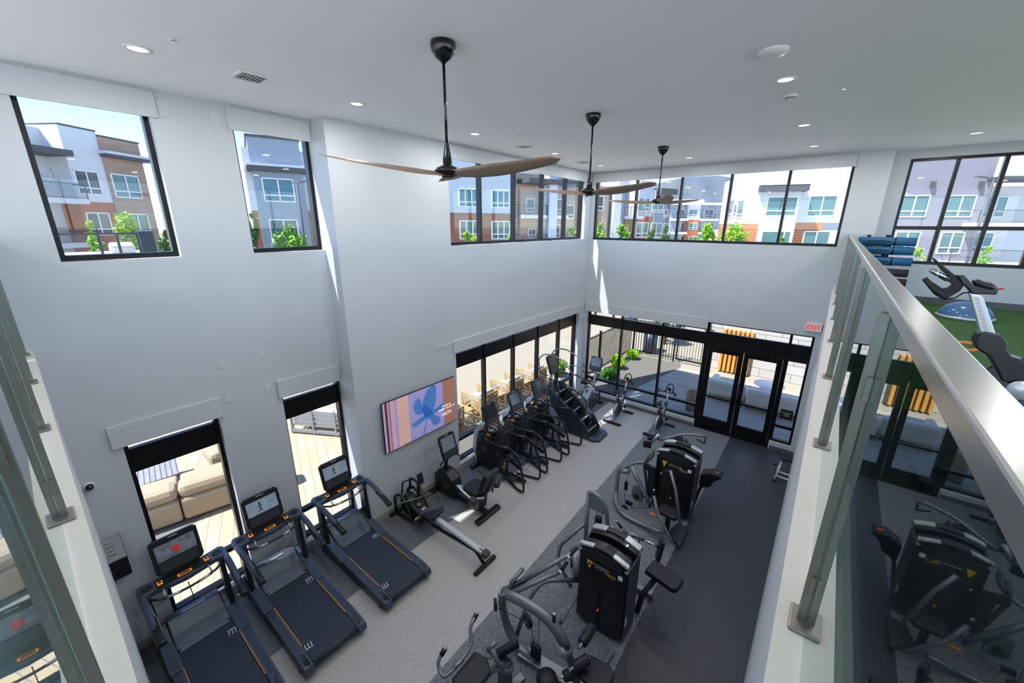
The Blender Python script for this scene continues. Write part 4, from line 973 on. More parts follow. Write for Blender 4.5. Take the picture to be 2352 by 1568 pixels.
# trees
tree((186, 222), 508, 0, 24, 'small yellow green tree, left one of two in the nearest upper window', seed=1, n=500)
tree((256, 312), 488, 0, 24, 'taller yellow green tree, right one of two in the nearest upper window', seed=2, n=900)
tree((360, 400), 528, 0, 30, 'green tree at the lower right corner of the nearest upper window', 'leaf green', 3, n=500)
tree((624, 700), 516, 0, 22, 'bright green leafy tree filling the bottom of the second upper window', 'leaf bright', 4, n=1100)
tree((566, 588), 490, 0, 30, 'slim green tree at the left edge of the second upper window', 'leaf green', 5, n=500)
tree((1046, 1098), 530, 0, 19, 'bright yellow tree in the first pane of the long upper left window', 'leaf yellow', 6, n=700, ls=.11)
tree((1150, 1192), 540, 0, 22, 'low yellow tree in the second pane of the long upper left window', 'leaf yellow', 7, n=400, ls=.11)
tree((1294, 1332), 520, 0, 26, 'green tree in the last pane of the long upper left window', 'leaf bright', 8, n=500)
tree((1366, 1396), 512, 0, 22, 'green leafy tree at the left end of the far upper windows', 'leaf bright', 9, n=700, ls=.13)
tree((1400, 1452), 514, 0, 23, 'wide green tree in the first pane of the far upper windows', 'leaf bright', 10, n=900, ls=.13)
tree((1486, 1512), 526, 0, 30, 'small dark green tree, second pane of the far upper windows', 'leaf green', 11, n=500)
tree((1518, 1544), 520, 0, 30, 'small dark green tree beside the third mullion of the far upper windows', 'leaf green', 12, n=500)
tree((1592, 1660), 512, 0, 26, 'large yellow green tree in front of the distant balconies', 'leaf yellow', 13, n=1400, ls=.14)
tree((1655, 1722), 510, 0, 24, 'yellow green tree in front of the white side wing', 'leaf yellow', 14, n=1000, ls=.13)
tree((1786, 1806), 546, 0, 22, 'tip of a green tree under the white bay', 'leaf bright', 15, n=200)
tree((2090, 2135), 568, 0, 20, 'yellow tree at the bottom left of the mezzanine window', 'leaf yellow', 16, n=600, ls=.11)
tree((2256, 2290), 566, 0, 20, 'yellow green tree right of the street lamp in the mezzanine window', 'leaf yellow', 17, n=500, ls=.11)
tree((1500, 1570), 712, 0, 19, 'dark green tree beyond the black picket fence, topping the far lower windows', 'leaf green', 18, n=700, ls=.09)
# ================================================================== CARDIO MACHINES
M('screen off', '20262e', .12, 0, var=.1, scale=6); M('screen lit', '8797a6', .2, emit=.15, var=.25, scale=9); M('screen picture', '7f8794', .2, emit=.2, col2='2b3038', scale=14)
M('display orange', 'e0862c', .4, emit=.35); M('silver plastic', 'aab0b5', .35, .3); M('frame dark', '1d2127', .35, .3, var=.08); M('dark silver', '7e848b', .3, .6)
M('stripe orange', 'c98233', .45); M('screen red', 'b03038', .3, emit=.3)
def console(par, c, w, h, th, tilt, scr='screen off', face=(.12, .1, .70), nm='console', logo=False, extra=None):
    """display head: local x = towards the user, tilt = lean back angle"""
    R = Matrix.Translation(c) @ Euler((0, -tilt, 0)).to_matrix().to_4x4()
    o = MB().prism([(-w/2+.03, -h/2), (w/2-.03, -h/2), (w/2, -h/2+.05), (w/2, h/2-.03), (w/2-.05, h/2), (-w/2+.05, h/2), (-w/2, h/2-.03), (-w/2, -h/2+.05)], -th, 0, 'x').xf(R).build(nm, 'black plastic', par, bevel=.008)
    z0 = h/2-h*face[2]; z1 = h/2-h*face[1]
    MB().bx(0, .003, -w/2+w*face[0], w/2-w*face[0], z0, z1).xf(R).build('screen', scr, o)
    MB().bx(0, .0025, -w/2+w*.1, w/2-w*.1, -h/2+.03, z0-.015).xf(R).build('key_panel', 'charcoal plastic', o)
    MB().bx(.0, .004, -.05, .05, h/2-.03, h/2-.018).xf(R).build('top_slot', 'silver plastic', o)
    if extra == 'runner':
        zc = (z0+z1)/2; m_ = MB().ell((.003, -.03, zc+.05), (.002, .014, .018), seg=8)
        for a, b in (((-.03, zc+.03), (-.03, zc-.02)), ((-.03, zc-.02), (-.055, zc-.07)), ((-.03, zc-.02), (-.005, zc-.07)), ((-.03, zc+.025), (-.065, zc)), ((-.03, zc+.025), (.0, zc+.005))): m_.bar((.004, a[0], a[1]), (.004, b[0], b[1]), .012, .003, up=(1, 0, 0))
        m_.xf(R).build('screen_picture', 'charcoal plastic', o)
    if extra == 'red': zc = (z0+z1)/2; MB().ell((.003, 0, zc), (.002, .05, .035), seg=10).bx(.003, .005, -.02, .03, zc-.06, zc+.02).xf(R).build('screen_picture', 'screen red', o)
    return o
def mark(par, x, y, z, s, a, mt='white vinyl'):
    """three slanting strokes on a bar, as printed on the belt"""
    mb = MB(); R = Matrix.Translation((x, y, z)) @ Matrix.Rotation(a, 4, 'Z')
    for k in (-1, 0, 1): mb.bar((k*s*.45, -s*.5, 0), (k*s*.45+s*.12, s*.5, 0), .007, .001)
    mb.bar((-s*.45-.0, s*.5, 0), (s*.45+s*.15, s*.5, 0), .007, .001).xf(R).build('belt_mark', mt, par)

def treadmill():
    t = thing('treadmill', '', 'treadmill', group='treadmills along the left windows')
    ch = [(.55, 0), (2.06, 0)]
    f = MB()
    for s in (-1, 1): f.bx(.1, 2.05, s*.40-.03, s*.40+.03, .05, .14)
    f.bx(.1, .3, -.38, .38, .05, .14).bx(1.9, 2.0, -.38, .38, .06, .13)
    for s in (-1, 1):
        for x in (.2, 1.9): f.cyl((x, s*.40, 0), (x, s*.40, .06), .035, seg=12)
    f.build('base_frame', 'frame dark', t, bevel=.006)
    hd = MB().prism([(.02, .10), (.02, .30), (.10, .42), (.22, .44), (.40, .30), (.62, .215), (.62, .10)], -.30, .30, 'y')
    hd.build('motor_hood', 'treadmill shell', t, bevel=.015)
    for s in (-1, 1):
        MB().prism([(.06, .08), (.06, .32), (.18, .40), (.40, .27), (.62, .225), (.86, .20), (.86, .10), (.6, .08)], s*.30, s*.44, 'y').build('hood_side', 'treadmill shell', t, bevel=.012)
    MB().bx(.20, .225, -.13, .13, .435, .447).build('hood_slot', 'silver plastic', t)
    # curved belt front cover
    MB().bar((.45, -.19, .222), (.45, .19, .222), .045, .03).bar((.45, -.185, .222), (.60, -.295, .215), .045, .03).bar((.45, .185, .222), (.60, .295, .215), .045, .03).build('belt_cover', 'black plastic', t, bevel=.004)
    b = MB().bx(.42, 2.03, -.30, .30, .10, .196); b.cyl((2.03, -.30, .148), (2.03, .30, .148), .048, seg=16); bl = b.build('running_belt', 'belt', t)
    mark(bl, .80, .24, .199, .085, PI/2); mark(bl, 1.80, -.24, .199, .085, -PI/2)
    for s in (-1, 1):
        r = MB().prism([(.86, .10), (.86, .205), (.9, .212), (1.9, .212), (2.07, .19), (2.10, .12), (2.10, .08), (.9, .08)], s*.305, s*.425, 'y').build('side_rail', 'treadmill shell', t, bevel=.01)
        MB().bx(.88, 1.75, s*.308-.005, s*.308+.005, .2, .2135).build('orange_strip', 'stripe orange', r)
        g = MB()
        for k in range(9): g.box((1.86+.022*k, s*.365, .2125-.001*k), (.008, .09, .004), (0, 0, s*.7))
        for k in range(4): g.box((.90+.0*k, s*(.335+.022*k), .2125), (.07, .008, .004))
        for k in range(3): g.box((1.38, s*(.35+.022*k), .2125), (.86, .004, .003))
        g.build('grip_ribs', 'black plastic', r)
    for s in (-1, 1):
        MB().prism([(.20, .20), (.42, .20), (.33, 1.0), (.18, 1.0)], s*.365, s*.425, 'y').build('upright', 'frame dark', t, bevel=.012)
    # dash: cup holder corners, curved panel
    d = MB().prism([(.12, -.34), (.10, -.42), (.14, -.475), (.26, -.485), (.36, -.45), (.33, -.33), (.36, -.15), (.38, 0), (.36, .15), (.33, .33), (.36, .45), (.26, .485), (.14, .475), (.10, .42), (.12, .34), (.14, .2), (.15, 0), (.14, -.2)], 1.0, 1.075, 'z').build('dashboard', 'treadmill shell', t, bevel=.015)
    MB().prism([(.165, 1.074), (.165, 1.079), (.345, 1.079), (.345, 1.074)], -.29, .29, 'y').build('dash_panel', 'matte black', d)
    for s in (-1, 1): MB().lathe([(.0, .002), (.045, .002), (.05, .007), (.057, .006), (.057, -.01)], (.235, s*.375, 1.076), seg=20).build('cup_holder', 'matte black', d)
    MB().box((.30, 0, 1.081), (.055, .15, .004)).build('center_display', 'display orange', d)
    MB().box((.30, 0, 1.084), (.03, .11, .004)).build('display_window', 'matte black', d)
    for s in (-1, 1): MB().box((.26, s*.25, 1.085), (.07, .055, .02)).build('speed_knob', 'display orange', d, bevel=.006); MB().box((.26, s*.25, 1.097), (.035, .03, .008)).build('knob_center', 'black plastic', d)
    for s in (-1, 1):
        a = MB().tube([(.26, s*.445, 1.045), (.55, s*.44, 1.035), (.90, s*.425, .94), (1.06, s*.42, .895)], .042, 12, fillet=.12, flat=.8).build('arm_rest', 'treadmill shell', t)
        MB().tube([(.70, s*.43, .985), (1.065, s*.42, .893), (1.075, s*.42, .89)], .047, 12, flat=.85).build('arm_grip', 'black plastic', a)
        MB().tube([(.36, s*.24, 1.045), (.44, s*.25, .985)], .011, 8).build('sensor_strut', 'silver plastic', t)
    MB().tube([(.38, -.42, 1.03), (.44, -.3, .985), (.47, -.12, .97), (.475, 0, .967), (.47, .12, .97), (.44, .3, .985), (.38, .42, 1.03)], .016, 10).build('cross_grip', 'frame dark', t)
    for s in (-1, 1): MB().tube([(.456, s*.24, .977), (.473, s*.1, .97)], .018, 10).build('pulse_plate', 'chrome', t)
    MB().prism([(.10, 1.05), (.20, 1.05), (.17, 1.16), (.08, 1.16)], -.2, .2, 'y').build('console_neck', 'black plastic', t, bevel=.01)
    return t
TM = []
for i, (y, lb, sc, ex) in enumerate(((.58, 'nearest treadmill, at the bottom left corner, with a red heart picture on its screen', 'screen picture', 'red'), (1.63, 'middle treadmill, between the two left windows, with a pale figure on its screen', 'screen lit', 'runner'), (2.80, 'farthest treadmill, beside the wall step and the rowing machine', 'screen lit', 'runner'))):
    if i == 0: T0 = treadmill(); T0.location = (-6.32, y, 0); T0['label'] = lb; t = T0
    else: t = dup(T0, (-6.32, y, 0), 0, lb)
    TM.append((t, sc, ex))
for t, sc, ex in TM: console(t, (.16, 0, 1.36), .51, .48, .045, math.radians(14), sc, (.09, .17, .62), extra=ex)
MB().tube([(-.02, .0, .1), (.10, .04, .5), (.37, .0, .97)], .006, 6).build('hanging_cable', 'matte black', TM[0][0])

# rowing machine ------------------------------------------------------------
r = thing('rowing_machine', 'black rowing machine with a long silver rail beside the farthest treadmill', 'rowing machine', (-5.9, 3.93, 0))
MB().tube([(-.02, -.16, .03), (-.05, -.16, .40), (.12, -.16, .52), (.30, -.16, .45), (.50, -.16, .10), (.0, -.16, .03)], .028, 10, fillet=.07).build('front_frame', 'black plastic', r)
MB().tube([(-.02, .16, .03), (-.05, .16, .40), (.12, .16, .52), (.30, .16, .45), (.50, .16, .10), (.0, .16, .03)], .028, 10, fillet=.07).build('front_frame', 'black plastic', r)
MB().bar((-.04, -.3, .03), (-.04, .3, .03), .07, .06).build('front_foot', 'matte black', r, bevel=.01)
MB().cyl((.22, -.09, .28), (.22, .09, .28), .20, seg=28).build('flywheel_cover', 'black plastic', r, bevel=.01)
MB().tube([(.12, .1, .5), (.10, .12, .73), (.38, .12, .76)], .024, 8, fillet=.05).tube([(.12, -.1, .5), (.10, -.05, .72), (.16, .1, .74)], .018, 8).tube([(.36, .12, .76), (.74, .05, .30)], .024, 8).tube([(.36, .12, .74), (.36, .1, .3)], .03, 8).build('monitor_arm', 'black plastic', r)
m_ = MB().box((.44, .12, .86), (.03, .12, .21), (0, -.25, 0)).build('monitor', 'black plastic', r, bevel=.008)
MB().box((.457, .12, .885), (.006, .09, .10), (0, -.25, 0)).build('display', 'screen off', m_)
MB().box((.5, 0, .26), (.40, .26, .22), (0, .25, 0)).build('drive_housing', 'black plastic', r, bevel=.03)
MB().lathe([(0, .03), (.04, .03), (.055, 0), (.055, -.03)], (.52, -.02, .385), (.2, 0, 1), 18).build('resistance_dial', 'charcoal plastic', r)
MB().lathe([(.02, .034), (.032, .034), (.032, .036), (.02, .036)], (.52, -.02, .385), (.2, 0, 1), 18).build('dial_ring', 'orange', r)
MB().tube([(.30, -.36, .50), (.42, 0, .47), (.52, .33, .46)], .013, 10).build('pull_handle', 'machine grey', r)
for s in (-1, 1): p = MB().box((.66, s*.16, .22), (.05, .12, .30), (0, .7, 0)).build('footrest', 'charcoal plastic', r, bevel=.015); MB().box((.66, s*.16, .262), (.03, .125, .04), (0, .7, 0)).build('foot_strap', 'yellow', p)
MB().prism([(.55, .30), (.62, .37), (2.20, .30), (2.20, .25), (.6, .30)], -.045, .045, 'y').build('seat_rail', 'machine silver', r, bevel=.004)
MB().bx(.62, 2.19, -.012, .012, .30, .305).xf(Matrix.Identity(4)).build('rail_groove', 'charcoal plastic', r)
MB().prism([(2.18, .23), (2.28, .22), (2.29, .31), (2.18, .325)], -.06, .06, 'y').build('rail_end_cap', 'black plastic', r, bevel=.008)
MB().tube([(.62, 0, .22), (.8, 0, .12), (1.2, 0, .14), (2.0, 0, .21), (2.20, 0, .025)], .032, 8, fillet=.08).build('lower_frame', 'matte black', r)
MB().bar((2.21, -.25, .03), (2.21, .25, .03), .07, .05).build('rear_foot', 'matte black', r, bevel=.006)
MB().prism([(-.13, -.19), (.06, -.20), (.14, -.12), (.14, .12), (.06, .20), (-.13, .19), (-.17, .08), (-.17, -.08)], .40, .455, 'z').xf(Matrix.Translation((.92, 0, 0))).build('seat', 'upholstery', r, bevel=.02)
MB().bx(.80, 1.02, -.06, .06, .30, .40).build('seat_carriage', 'matte black', r)

# recumbent bike --------------------------------------------------------------
r = thing('recumbent_bike', 'black recumbent exercise bike with a tall screen, between the rower and the ellipticals', 'exercise bike', (-5.85, 4.85, 0))
MB().prism([(-.02, .05), (-.04, .42), (.10, .60), (.34, .62), (.52, .48), (.62, .20), (.55, .05)], -.13, .13, 'y').build('drive_housing', 'black plastic', r, bevel=.04)
MB().bar((-.02, -.26, .04), (-.02, .26, .04), .12, .07).build('front_foot', 'black plastic', r, bevel=.015)
MB().prism([(.40, .05), (.55, .20), (1.05, .12), (1.42, .12), (1.42, .05)], -.05, .05, 'y').build('main_beam', 'matte black', r, bevel=.015)
MB().bar((1.40, -.33, .055), (1.40, .33, .055), .13, .07).build('rear_foot', 'frame dark', r, bevel=.025)
MB().tube([(.20, 0, .55), (.24, 0, .80), (.30, 0, .92)], [.045, .035], 10).build('console_mast', 'charcoal plastic', r)
MB().tube([(.34, -.26, .84), (.36, -.14, .95), (.32, 0, .93), (.36, .14, .95), (.34, .26, .84)], .018, 8).build('handlebar', 'black plastic', r)
console(r, (.33, 0, 1.18), .42, .50, .04, math.radians(18), 'screen picture', (.10, .12, .68))
for s, a in ((-1, .25), (1, -.25)):
    c_ = MB().bar((.30, s*.15, .36), (.30+a*.7, s*.17, .36+a*.1), .03, .025).build('crank', 'chrome', r)
    MB().box((.30+a*.75, s*.23, .37+a*.1), (.11, .11, .04)).build('pedal', 'matte black', c_, bevel=.008); MB().tube([(.24+a*.75, s*.23, .39), (.30+a*.75, s*.23, .47), (.36+a*.75, s*.23, .39)], .01, 6, fillet=.03, flat=2.5).build('pedal_strap', 'matte black', c_)
MB().prism([(.98, .12), (1.26, .12), (1.30, .45), (.92, .45)], -.12, .12, 'y').build('seat_post_cover', 'charcoal plastic', r, bevel=.02)
MB().prism([(-.20, -.20), (.12, -.22), (.18, -.15), (.18, .15), (.12, .22), (-.20, .20), (-.24, 0)], .50, .565, 'z').xf(Matrix.Translation((1.10, 0, 0))).build('seat', 'upholstery', r, bevel=.02)
MB().prism([(1.28, .62), (1.40, .60), (1.56, 1.05), (1.46, 1.08)], -.19, .19, 'y').build('backrest', 'upholstery', r, bevel=.03)
MB().tube([(1.3, 0, .5), (1.42, 0, .62), (1.52, 0, .98)], .03, 8).build('back_support', 'frame dark', r)
for s in (-1, 1):
    MB().tube([(1.42, s*.12, .52), (1.25, s*.30, .52), (1.0, s*.31, .60), (.88, s*.31, .66)], .02, 8, fillet=.06).build('side_handle', 'machine silver' if s < 0 else 'frame dark', r)
    MB().lathe([(.0, -.06), (.05, -.06), (.055, .03), (.07, .03), (.065, -.08), (0, -.08)], (1.34, s*.34, .56), seg=18).build('cup_holder', 'charcoal plastic', r)
MB().box((.88, -.20, .55), (.14, .10, .02), (0, .1, 0)).build('seat_lever_cover', 'chrome', r, bevel=.004)
MB().tube([(-.02, -.12, .10), (-.12, -.42, .02), (.05, -.52, .02), (.02, -.26, .03), (-.05, -.15, .05)], .008, 6, fillet=.05).build('power_cord', 'matte black', r)

# ellipticals -----------------------------------------------------------------
def elliptical():
    t = thing('elliptical_trainer', '', 'elliptical trainer', group='elliptical trainers in front of the long window')
    sh = MB().prism([(.30, .10), (.24, .40), (.30, .78), (.48, .96), (.86, 1.0), (.92, .80), (.93, .14), (.80, .10)], -.16, .16, 'y').build('drive_housing', 'black plastic', t, bevel=.03)
    for s in (-1, 1): MB().lathe([(0, .012), (.05, .010), (.06, 0)], (.56, s*.161, .55), (0, s, 0), 20).build('side_badge', 'charcoal plastic', sh)
    MB().prism([(.22, .10), (.12, .45), (.16, .85), (.36, 1.12), (.52, 1.16), (.50, 1.04), (.34, .92), (.27, .70), (.25, .4), (.34, .10)], -.12, .12, 'y').build('nose_cover', 'silver plastic', t, bevel=.02)
    MB().prism([(.60, .94), (.62, 1.0), (.72, .99), (.74, .93)], -.165, .165, 'y').build('top_accent', 'orange', t, bevel=.01)
    MB().bar((.28, -.34, .05), (.28, .34, .05), .12, .08).build('front_foot', 'frame dark', t, bevel=.02)
    MB().bar((.3, 0, .07), (1.62, 0, .07), .09, .06).build('center_beam', 'frame dark', t, bevel=.01)
    MB().tube([(.70, 0, .90), (.72, 0, 1.1), (.66, 0, 1.24)], [.06, .04], 10).build('console_mast', 'black plastic', t)
    console(t, (.62, 0, 1.42), .44, .50, .04, math.radians(20), 'screen off', (.10, .14, .66))
    da = MB().prism([(.60, 1.06), (.86, 1.06), (.90, 1.12), (.66, 1.22)], -.21, .21, 'y').build('dashboard', 'black plastic', t, bevel=.02)
    for s in (-.11, .0, .11): MB().tube([(.70, s-.03, 1.21), (.84, s, 1.20), (.90, s+.03, 1.13)], .014, 8).build('key_arc', 'silver plastic' if s else 'orange', da)
    for s in (-1, 1): MB().lathe([(0, -.03), (.045, -.03), (.05, .004), (.058, .004), (.055, -.03)], (.78, s*.19, 1.165), seg=16).build('cup_holder', 'silver plastic', da)
    MB().tube([(1.05, -.27, 1.62), (1.12, -.27, 1.22), (1.10, -.24, 1.10), (1.02, 0, 1.06), (1.10, .24, 1.10), (1.12, .27, 1.22), (1.05, .27, 1.62)], .018, 10, fillet=.07).build('upper_handlebar', 'black plastic', t)
    for s in (-1, 1):
        MB().tube([(.62, s*.17, .92), (.74, s*.26, .90), (1.02, s*.29, .90), (1.40, s*.30, .96), (1.62, s*.305, .88), (1.74, s*.31, .60), (1.80, s*.31, .25), (1.80, s*.30, .05), (1.62, s*.28, .035), (1.25, s*.16, .045)], .025, 10, fillet=.12).build('side_rail', 'frame dark', t)
        MB().tube([(.66, s*.20, .92), (.76, s*.265, .90), (1.02, s*.29, .905), (1.40, s*.30, .965)], .037, 10, fillet=.1, flat=.8).build('rail_sleeve', 'black plastic', t)
        MB().tube([(1.40, s*.30, .965), (1.62, s*.306, .88), (1.665, s*.308, .82)], .033, 10, fillet=.06).build('rear_grip', 'matte black', t)
        dz = .16*s
        MB().bar((.90, s*.13, .30+dz*.6), (1.42, s*.13, .16+dz*.4), .05, .06).build('pedal_arm', 'black plastic', t, bevel=.008)
        MB().bar((1.26, s*.17, .74+dz*.2), (1.20, s*.15, .28+dz), .045, .06).build('swing_link', 'black plastic', t, bevel=.01)
        MB().box((1.28, s*.14, .27+dz), (.36, .15, .05), (0, .12*s, 0)).build('foot_pedal', 'charcoal plastic', t, bevel=.015)
        MB().cyl((.93, s*.165, .5), (.93, s*.20, .5), .12, seg=20).build('crank_disc', 'frame dark', t)
    MB().box((1.10, -.1, .36), (.04, .03, .06), (0, .4, 0)).build('brake_lever', 'orange', t, bevel=.008)
    return t
E0 = elliptical()
for i, (y, lb) in enumerate(((6.12, 'nearest elliptical trainer, right behind the recumbent bike'), (7.02, 'middle elliptical trainer of the row of three by the long window'), (7.98, 'farthest elliptical trainer, next to the stair climber'))):
    if i == 0: E0.location = (-6.10, y, 0); E0['label'] = lb
    else: dup(E0, (-6.10, y, 0), 0, lb)

# stair climber ---------------------------------------------------------------
r = thing('stair_climber', 'tall stair climbing machine with looping handrails between the ellipticals and the upright bike', 'stair climber', (-6.1, 9.02, 0))
for s in (-1, 1):
    p = MB().prism([(.05, .03), (.02, .9), (.25, 1.14), (.55, 1.16), (1.35, .62), (1.62, .46), (1.80, .18), (1.80, .03)], s*.27, s*.34, 'y').build('side_panel', 'charcoal plastic', r, bevel=.02)
    MB().prism([(.20, .12), (.22, .86), (.40, .94), (1.05, .16), (1.0, .12)], s*.335, s*.345, 'y').build('side_cover', 'silver plastic', p)
steps = [(1.72, .20), (1.45, .40), (1.19, .60), (.93, .80), (.67, 1.0)]
for i, (x, z) in enumerate(steps):
    st = MB().bx(x-.26, x+.02, -.265, .265, z-.03, z).bx(x-.0, x+.02, -.265, .265, z-.2, z).build('step', 'frame dark', r, bevel=.005)
    MB().bx(x-.01, x+.022, -.26, .26, z-.012, z+.006).build('step_edge', 'silver plastic', st)
MB().prism([(1.55, -.34), (1.95, -.36), (2.08, -.24), (2.08, .24), (1.95, .36), (1.55, .34)], .0, .09, 'z').build('base_step', 'treadmill shell', r, bevel=.02)
MB().prism([(1.72, -.22), (1.93, -.22), (1.98, -.14), (1.98, .14), (1.93, .22), (1.72, .22)], .09, .096, 'z').build('tread_pad', 'black plastic', r)
MB().bx(.05, 1.8, -.27, .27, .02, .12).build('chassis', 'matte black', r)
MB().tube([(.30, 0, 1.10), (.36, 0, 1.5)], [.06, .045], 10).build('console_mast', 'silver plastic', r)
console(r, (.42, 0, 1.78), .42, .52, .08, math.radians(18), 'screen off', (.12, .12, .6))
MB().lathe([(0, -.07), (.05, -.07), (.055, .03), (.048, .03), (.04, -.06)], (.52, -.02, 1.30), seg=16).build('cup_holder', 'black plastic', r)
for s in (-1, 1):
    MB().tube([(.30, s*.10, 1.42), (.16, s*.28, 1.50), (.12, s*.33, 1.95), (.30, s*.33, 2.12), (.62, s*.33, 2.16), (1.0, s*.34, 2.02), (1.25, s*.35, 1.74)], .019, 8, fillet=.12).build('upper_handrail', 'dark silver', r)
    MB().tube([(.42, s*.30, 1.42), (.60, s*.33, 1.44), (1.0, s*.36, 1.46), (1.52, s*.37, 1.26), (1.72, s*.37, 1.12), (1.70, s*.37, .92), (1.50, s*.35, .56)], .019, 8, fillet=.10).build('lower_handrail', 'frame dark', r)
MB().tube([(.36, .0, 1.5), (.80, .33, 1.72), (1.2, .35, 1.78)], .015, 8).build('cross_brace', 'dark silver', r)

# upright bike facing the far window -----------------------------------------------
r = thing('upright_bike', 'upright exercise bike with a lit screen in the far left corner, facing the window', 'exercise bike', (-5.30, 10.55, 0), PI/2)
# local x = towards -y? the rider looks along world +y, so local +x points to the rider after the quarter turn
r.rotation_euler = (0, 0, -PI/2)
MB().prism([(-.38, .06), (-.40, .30), (-.20, .62), (.12, .62), (.32, .40), (.30, .06)], -.11, .11, 'y').build('drive_housing', 'silver plastic', r, bevel=.04)
MB().prism([(-.34, .10), (-.30, .40), (.0, .52), (.24, .36), (.22, .10)], -.125, .125, 'y').build('side_cover', 'charcoal plastic', r, bevel=.03)
MB().lathe([(.0, .01), (.09, .01), (.1, 0)], (-.05, -.125, .3), (0, -1, 0), 20).build('crank_cover', 'silver plastic', r)
MB().bar((-.48, -.25, .035), (-.48, .25, .035), .09, .06).build('front_foot', 'matte black', r, bevel=.01)
MB().bar((.42, -.25, .035), (.42, .25, .035), .09, .06).build('rear_foot', 'matte black', r, bevel=.01)
MB().bar((-.48, 0, .06), (.42, 0, .06), .08, .06).build('base_beam', 'frame dark', r)
MB().tube([(-.28, 0, .5), (-.36, 0, 1.1)], .035, 8).build('console_mast', 'silver plastic', r)
console(r, (-.34, 0, 1.34), .40, .46, .04, math.radians(16), 'screen picture', (.10, .10, .66))
MB().tube([(.05, -.24, 1.16), (-.12, -.26, 1.06), (-.34, -.12, 1.04), (-.36, 0, 1.04), (-.34, .12, 1.04), (-.12, .26, 1.06), (.05, .24, 1.16)], .018, 8, fillet=.05).build('handlebar', 'black plastic', r)
MB().tube([(.15, 0, .5), (.30, 0, .9)], .028, 8).build('seat_post', 'silver plastic', r)
MB().prism([(.10, -.03), (.32, -.11), (.44, -.10), (.44, .10), (.32, .11), (.10, .03)], .90, .97, 'z').build('saddle', 'upholstery', r, bevel=.025)
for s, a in ((-1, .12), (1, -.12)):
    c_ = MB().bar((-.05, s*.14, .3), (-.05+a, s*.15, .3-a), .025, .03).build('crank', 'chrome', r); MB().box((-.05+a, s*.21, .3-a), (.1, .09, .03)).build('pedal', 'matte black', c_)

# spin bikes ------------------------------------------------------------------
def spin():
    t = thing('spin_bike', '', 'spin bike', group='spin bikes facing the far window')
    MB().bar((-.45, -.27, .03), (-.45, .27, .03), .08, .05).build('rear_stabilizer', 'matte black', t, bevel=.01)
    MB().bar((.50, -.25, .03), (.50, .25, .03), .08, .05).build('front_stabilizer', 'matte black', t, bevel=.01)
    MB().tube([(-.45, 0, .05), (-.25, 0, .12), (.10, 0, .42), (.22, 0, .70)], .035, 8, fillet=.1).tube([(.50, 0, .05), (.22, 0, .14), (.12, 0, .40)], .035, 8, fillet=.08).build('frame', 'dark silver', t)
    MB().prism([(.10, .40), (.20, .38), (.36, .78), (.27, .80)], -.035, .035, 'y').build('front_tube', 'charcoal plastic', t, bevel=.01)
    MB().prism([(-.16, .50), (-.05, .42), (.06, .46), (-.14, .74), (-.22, .72)], -.035, .035, 'y').build('seat_tube', 'charcoal plastic', t, bevel=.01)
    MB().cyl((-.14, -.03, .32), (-.14, .03, .32), .235, seg=32).build('flywheel_guard', 'silver plastic', t, bevel=.006)
    MB().cyl((-.14, -.055, .32), (-.14, .055, .32), .20, seg=32).build('flywheel', 'charcoal plastic', t, bevel=.01)
    MB().lathe([(0, .012), (.085, .01), (.095, 0)], (-.10, .055, .33), (0, 1, 0), 20).build('flywheel_badge', 'matte black', t)
    MB().lathe([(0, .012), (.085, .01), (.095, 0)], (-.10, -.055, .33), (0, -1, 0), 20).build('flywheel_badge', 'matte black', t)
    MB().tube([(.30, 0, .74), (.38, 0, 1.04)], .022, 8).build('handlebar_post', 'machine silver', t)
    MB().tube([(-.18, 0, .68), (-.27, 0, .90)], .022, 8).build('seat_post', 'machine silver', t)
    MB().prism([(.0, -.02), (-.16, -.06), (-.22, -.10), (-.30, -.09), (-.30, .09), (-.22, .10), (-.16, .06), (0, .02)], .92, .965, 'z').xf(Matrix.Translation((-.08, 0, 0))).build('saddle', 'matte black', t, bevel=.015)
    MB().bx(-.30, -.22, -.025, .025, .84, .90).build('saddle_knob', 'yellow', t, bevel=.008)
    h = MB().tube([(.26, -.20, 1.17), (.20, -.23, 1.07), (.36, -.24, 1.05), (.40, 0, 1.05), (.36, .24, 1.05), (.20, .23, 1.07), (.26, .20, 1.17)], .016, 8, fillet=.04).tube([(.40, -.10, 1.05), (.50, -.09, 1.20), (.56, 0, 1.27), (.50, .09, 1.20), (.40, .10, 1.05)], .016, 8, fillet=.05).build('handlebar', 'matte black', t)
    MB().box((.42, 0, 1.13), (.03, .09, .12), (0, -.4, 0)).build('console', 'charcoal plastic', h, bevel=.006); MB().box((.40, 0, 1.14), (.006, .07, .07), (0, -.4, 0)).build('screen', 'screen off', h)
    MB().lathe([(0, .03), (.022, .028), (.03, 0), (.03, -.03)], (.36, 0, 1.075), (-.2, 0, 1), 14).build('resistance_knob', 'orange', h)
    MB().box((-.04, 0, .60), (.05, .05, .03)).build('brake_pad', 'orange', t, bevel=.006)
    for s, a in ((-1, .13), (1, -.13)):
        c_ = MB().bar((.12, s*.09, .36), (.12-a, s*.10, .36+a*.5), .025, .03).build('crank', 'chrome', t)
        MB().box((.12-a, s*.16, .36+a*.5), (.09, .09, .03)).build('pedal', 'matte black', c_); MB().tube([(.07-a, s*.16, .37+a*.5), (.12-a, s*.16, .43+a*.5), (.17-a, s*.16, .37+a*.5)], .008, 6, fillet=.03, flat=2.5).build('toe_cage', 'matte black', c_)
    return t
S0 = spin(); S0.location = (-4.22, 10.42, 0); S0.rotation_euler = (0, 0, PI/2); S0['label'] = 'left spin bike facing the far window, beside the patch of sunlight'
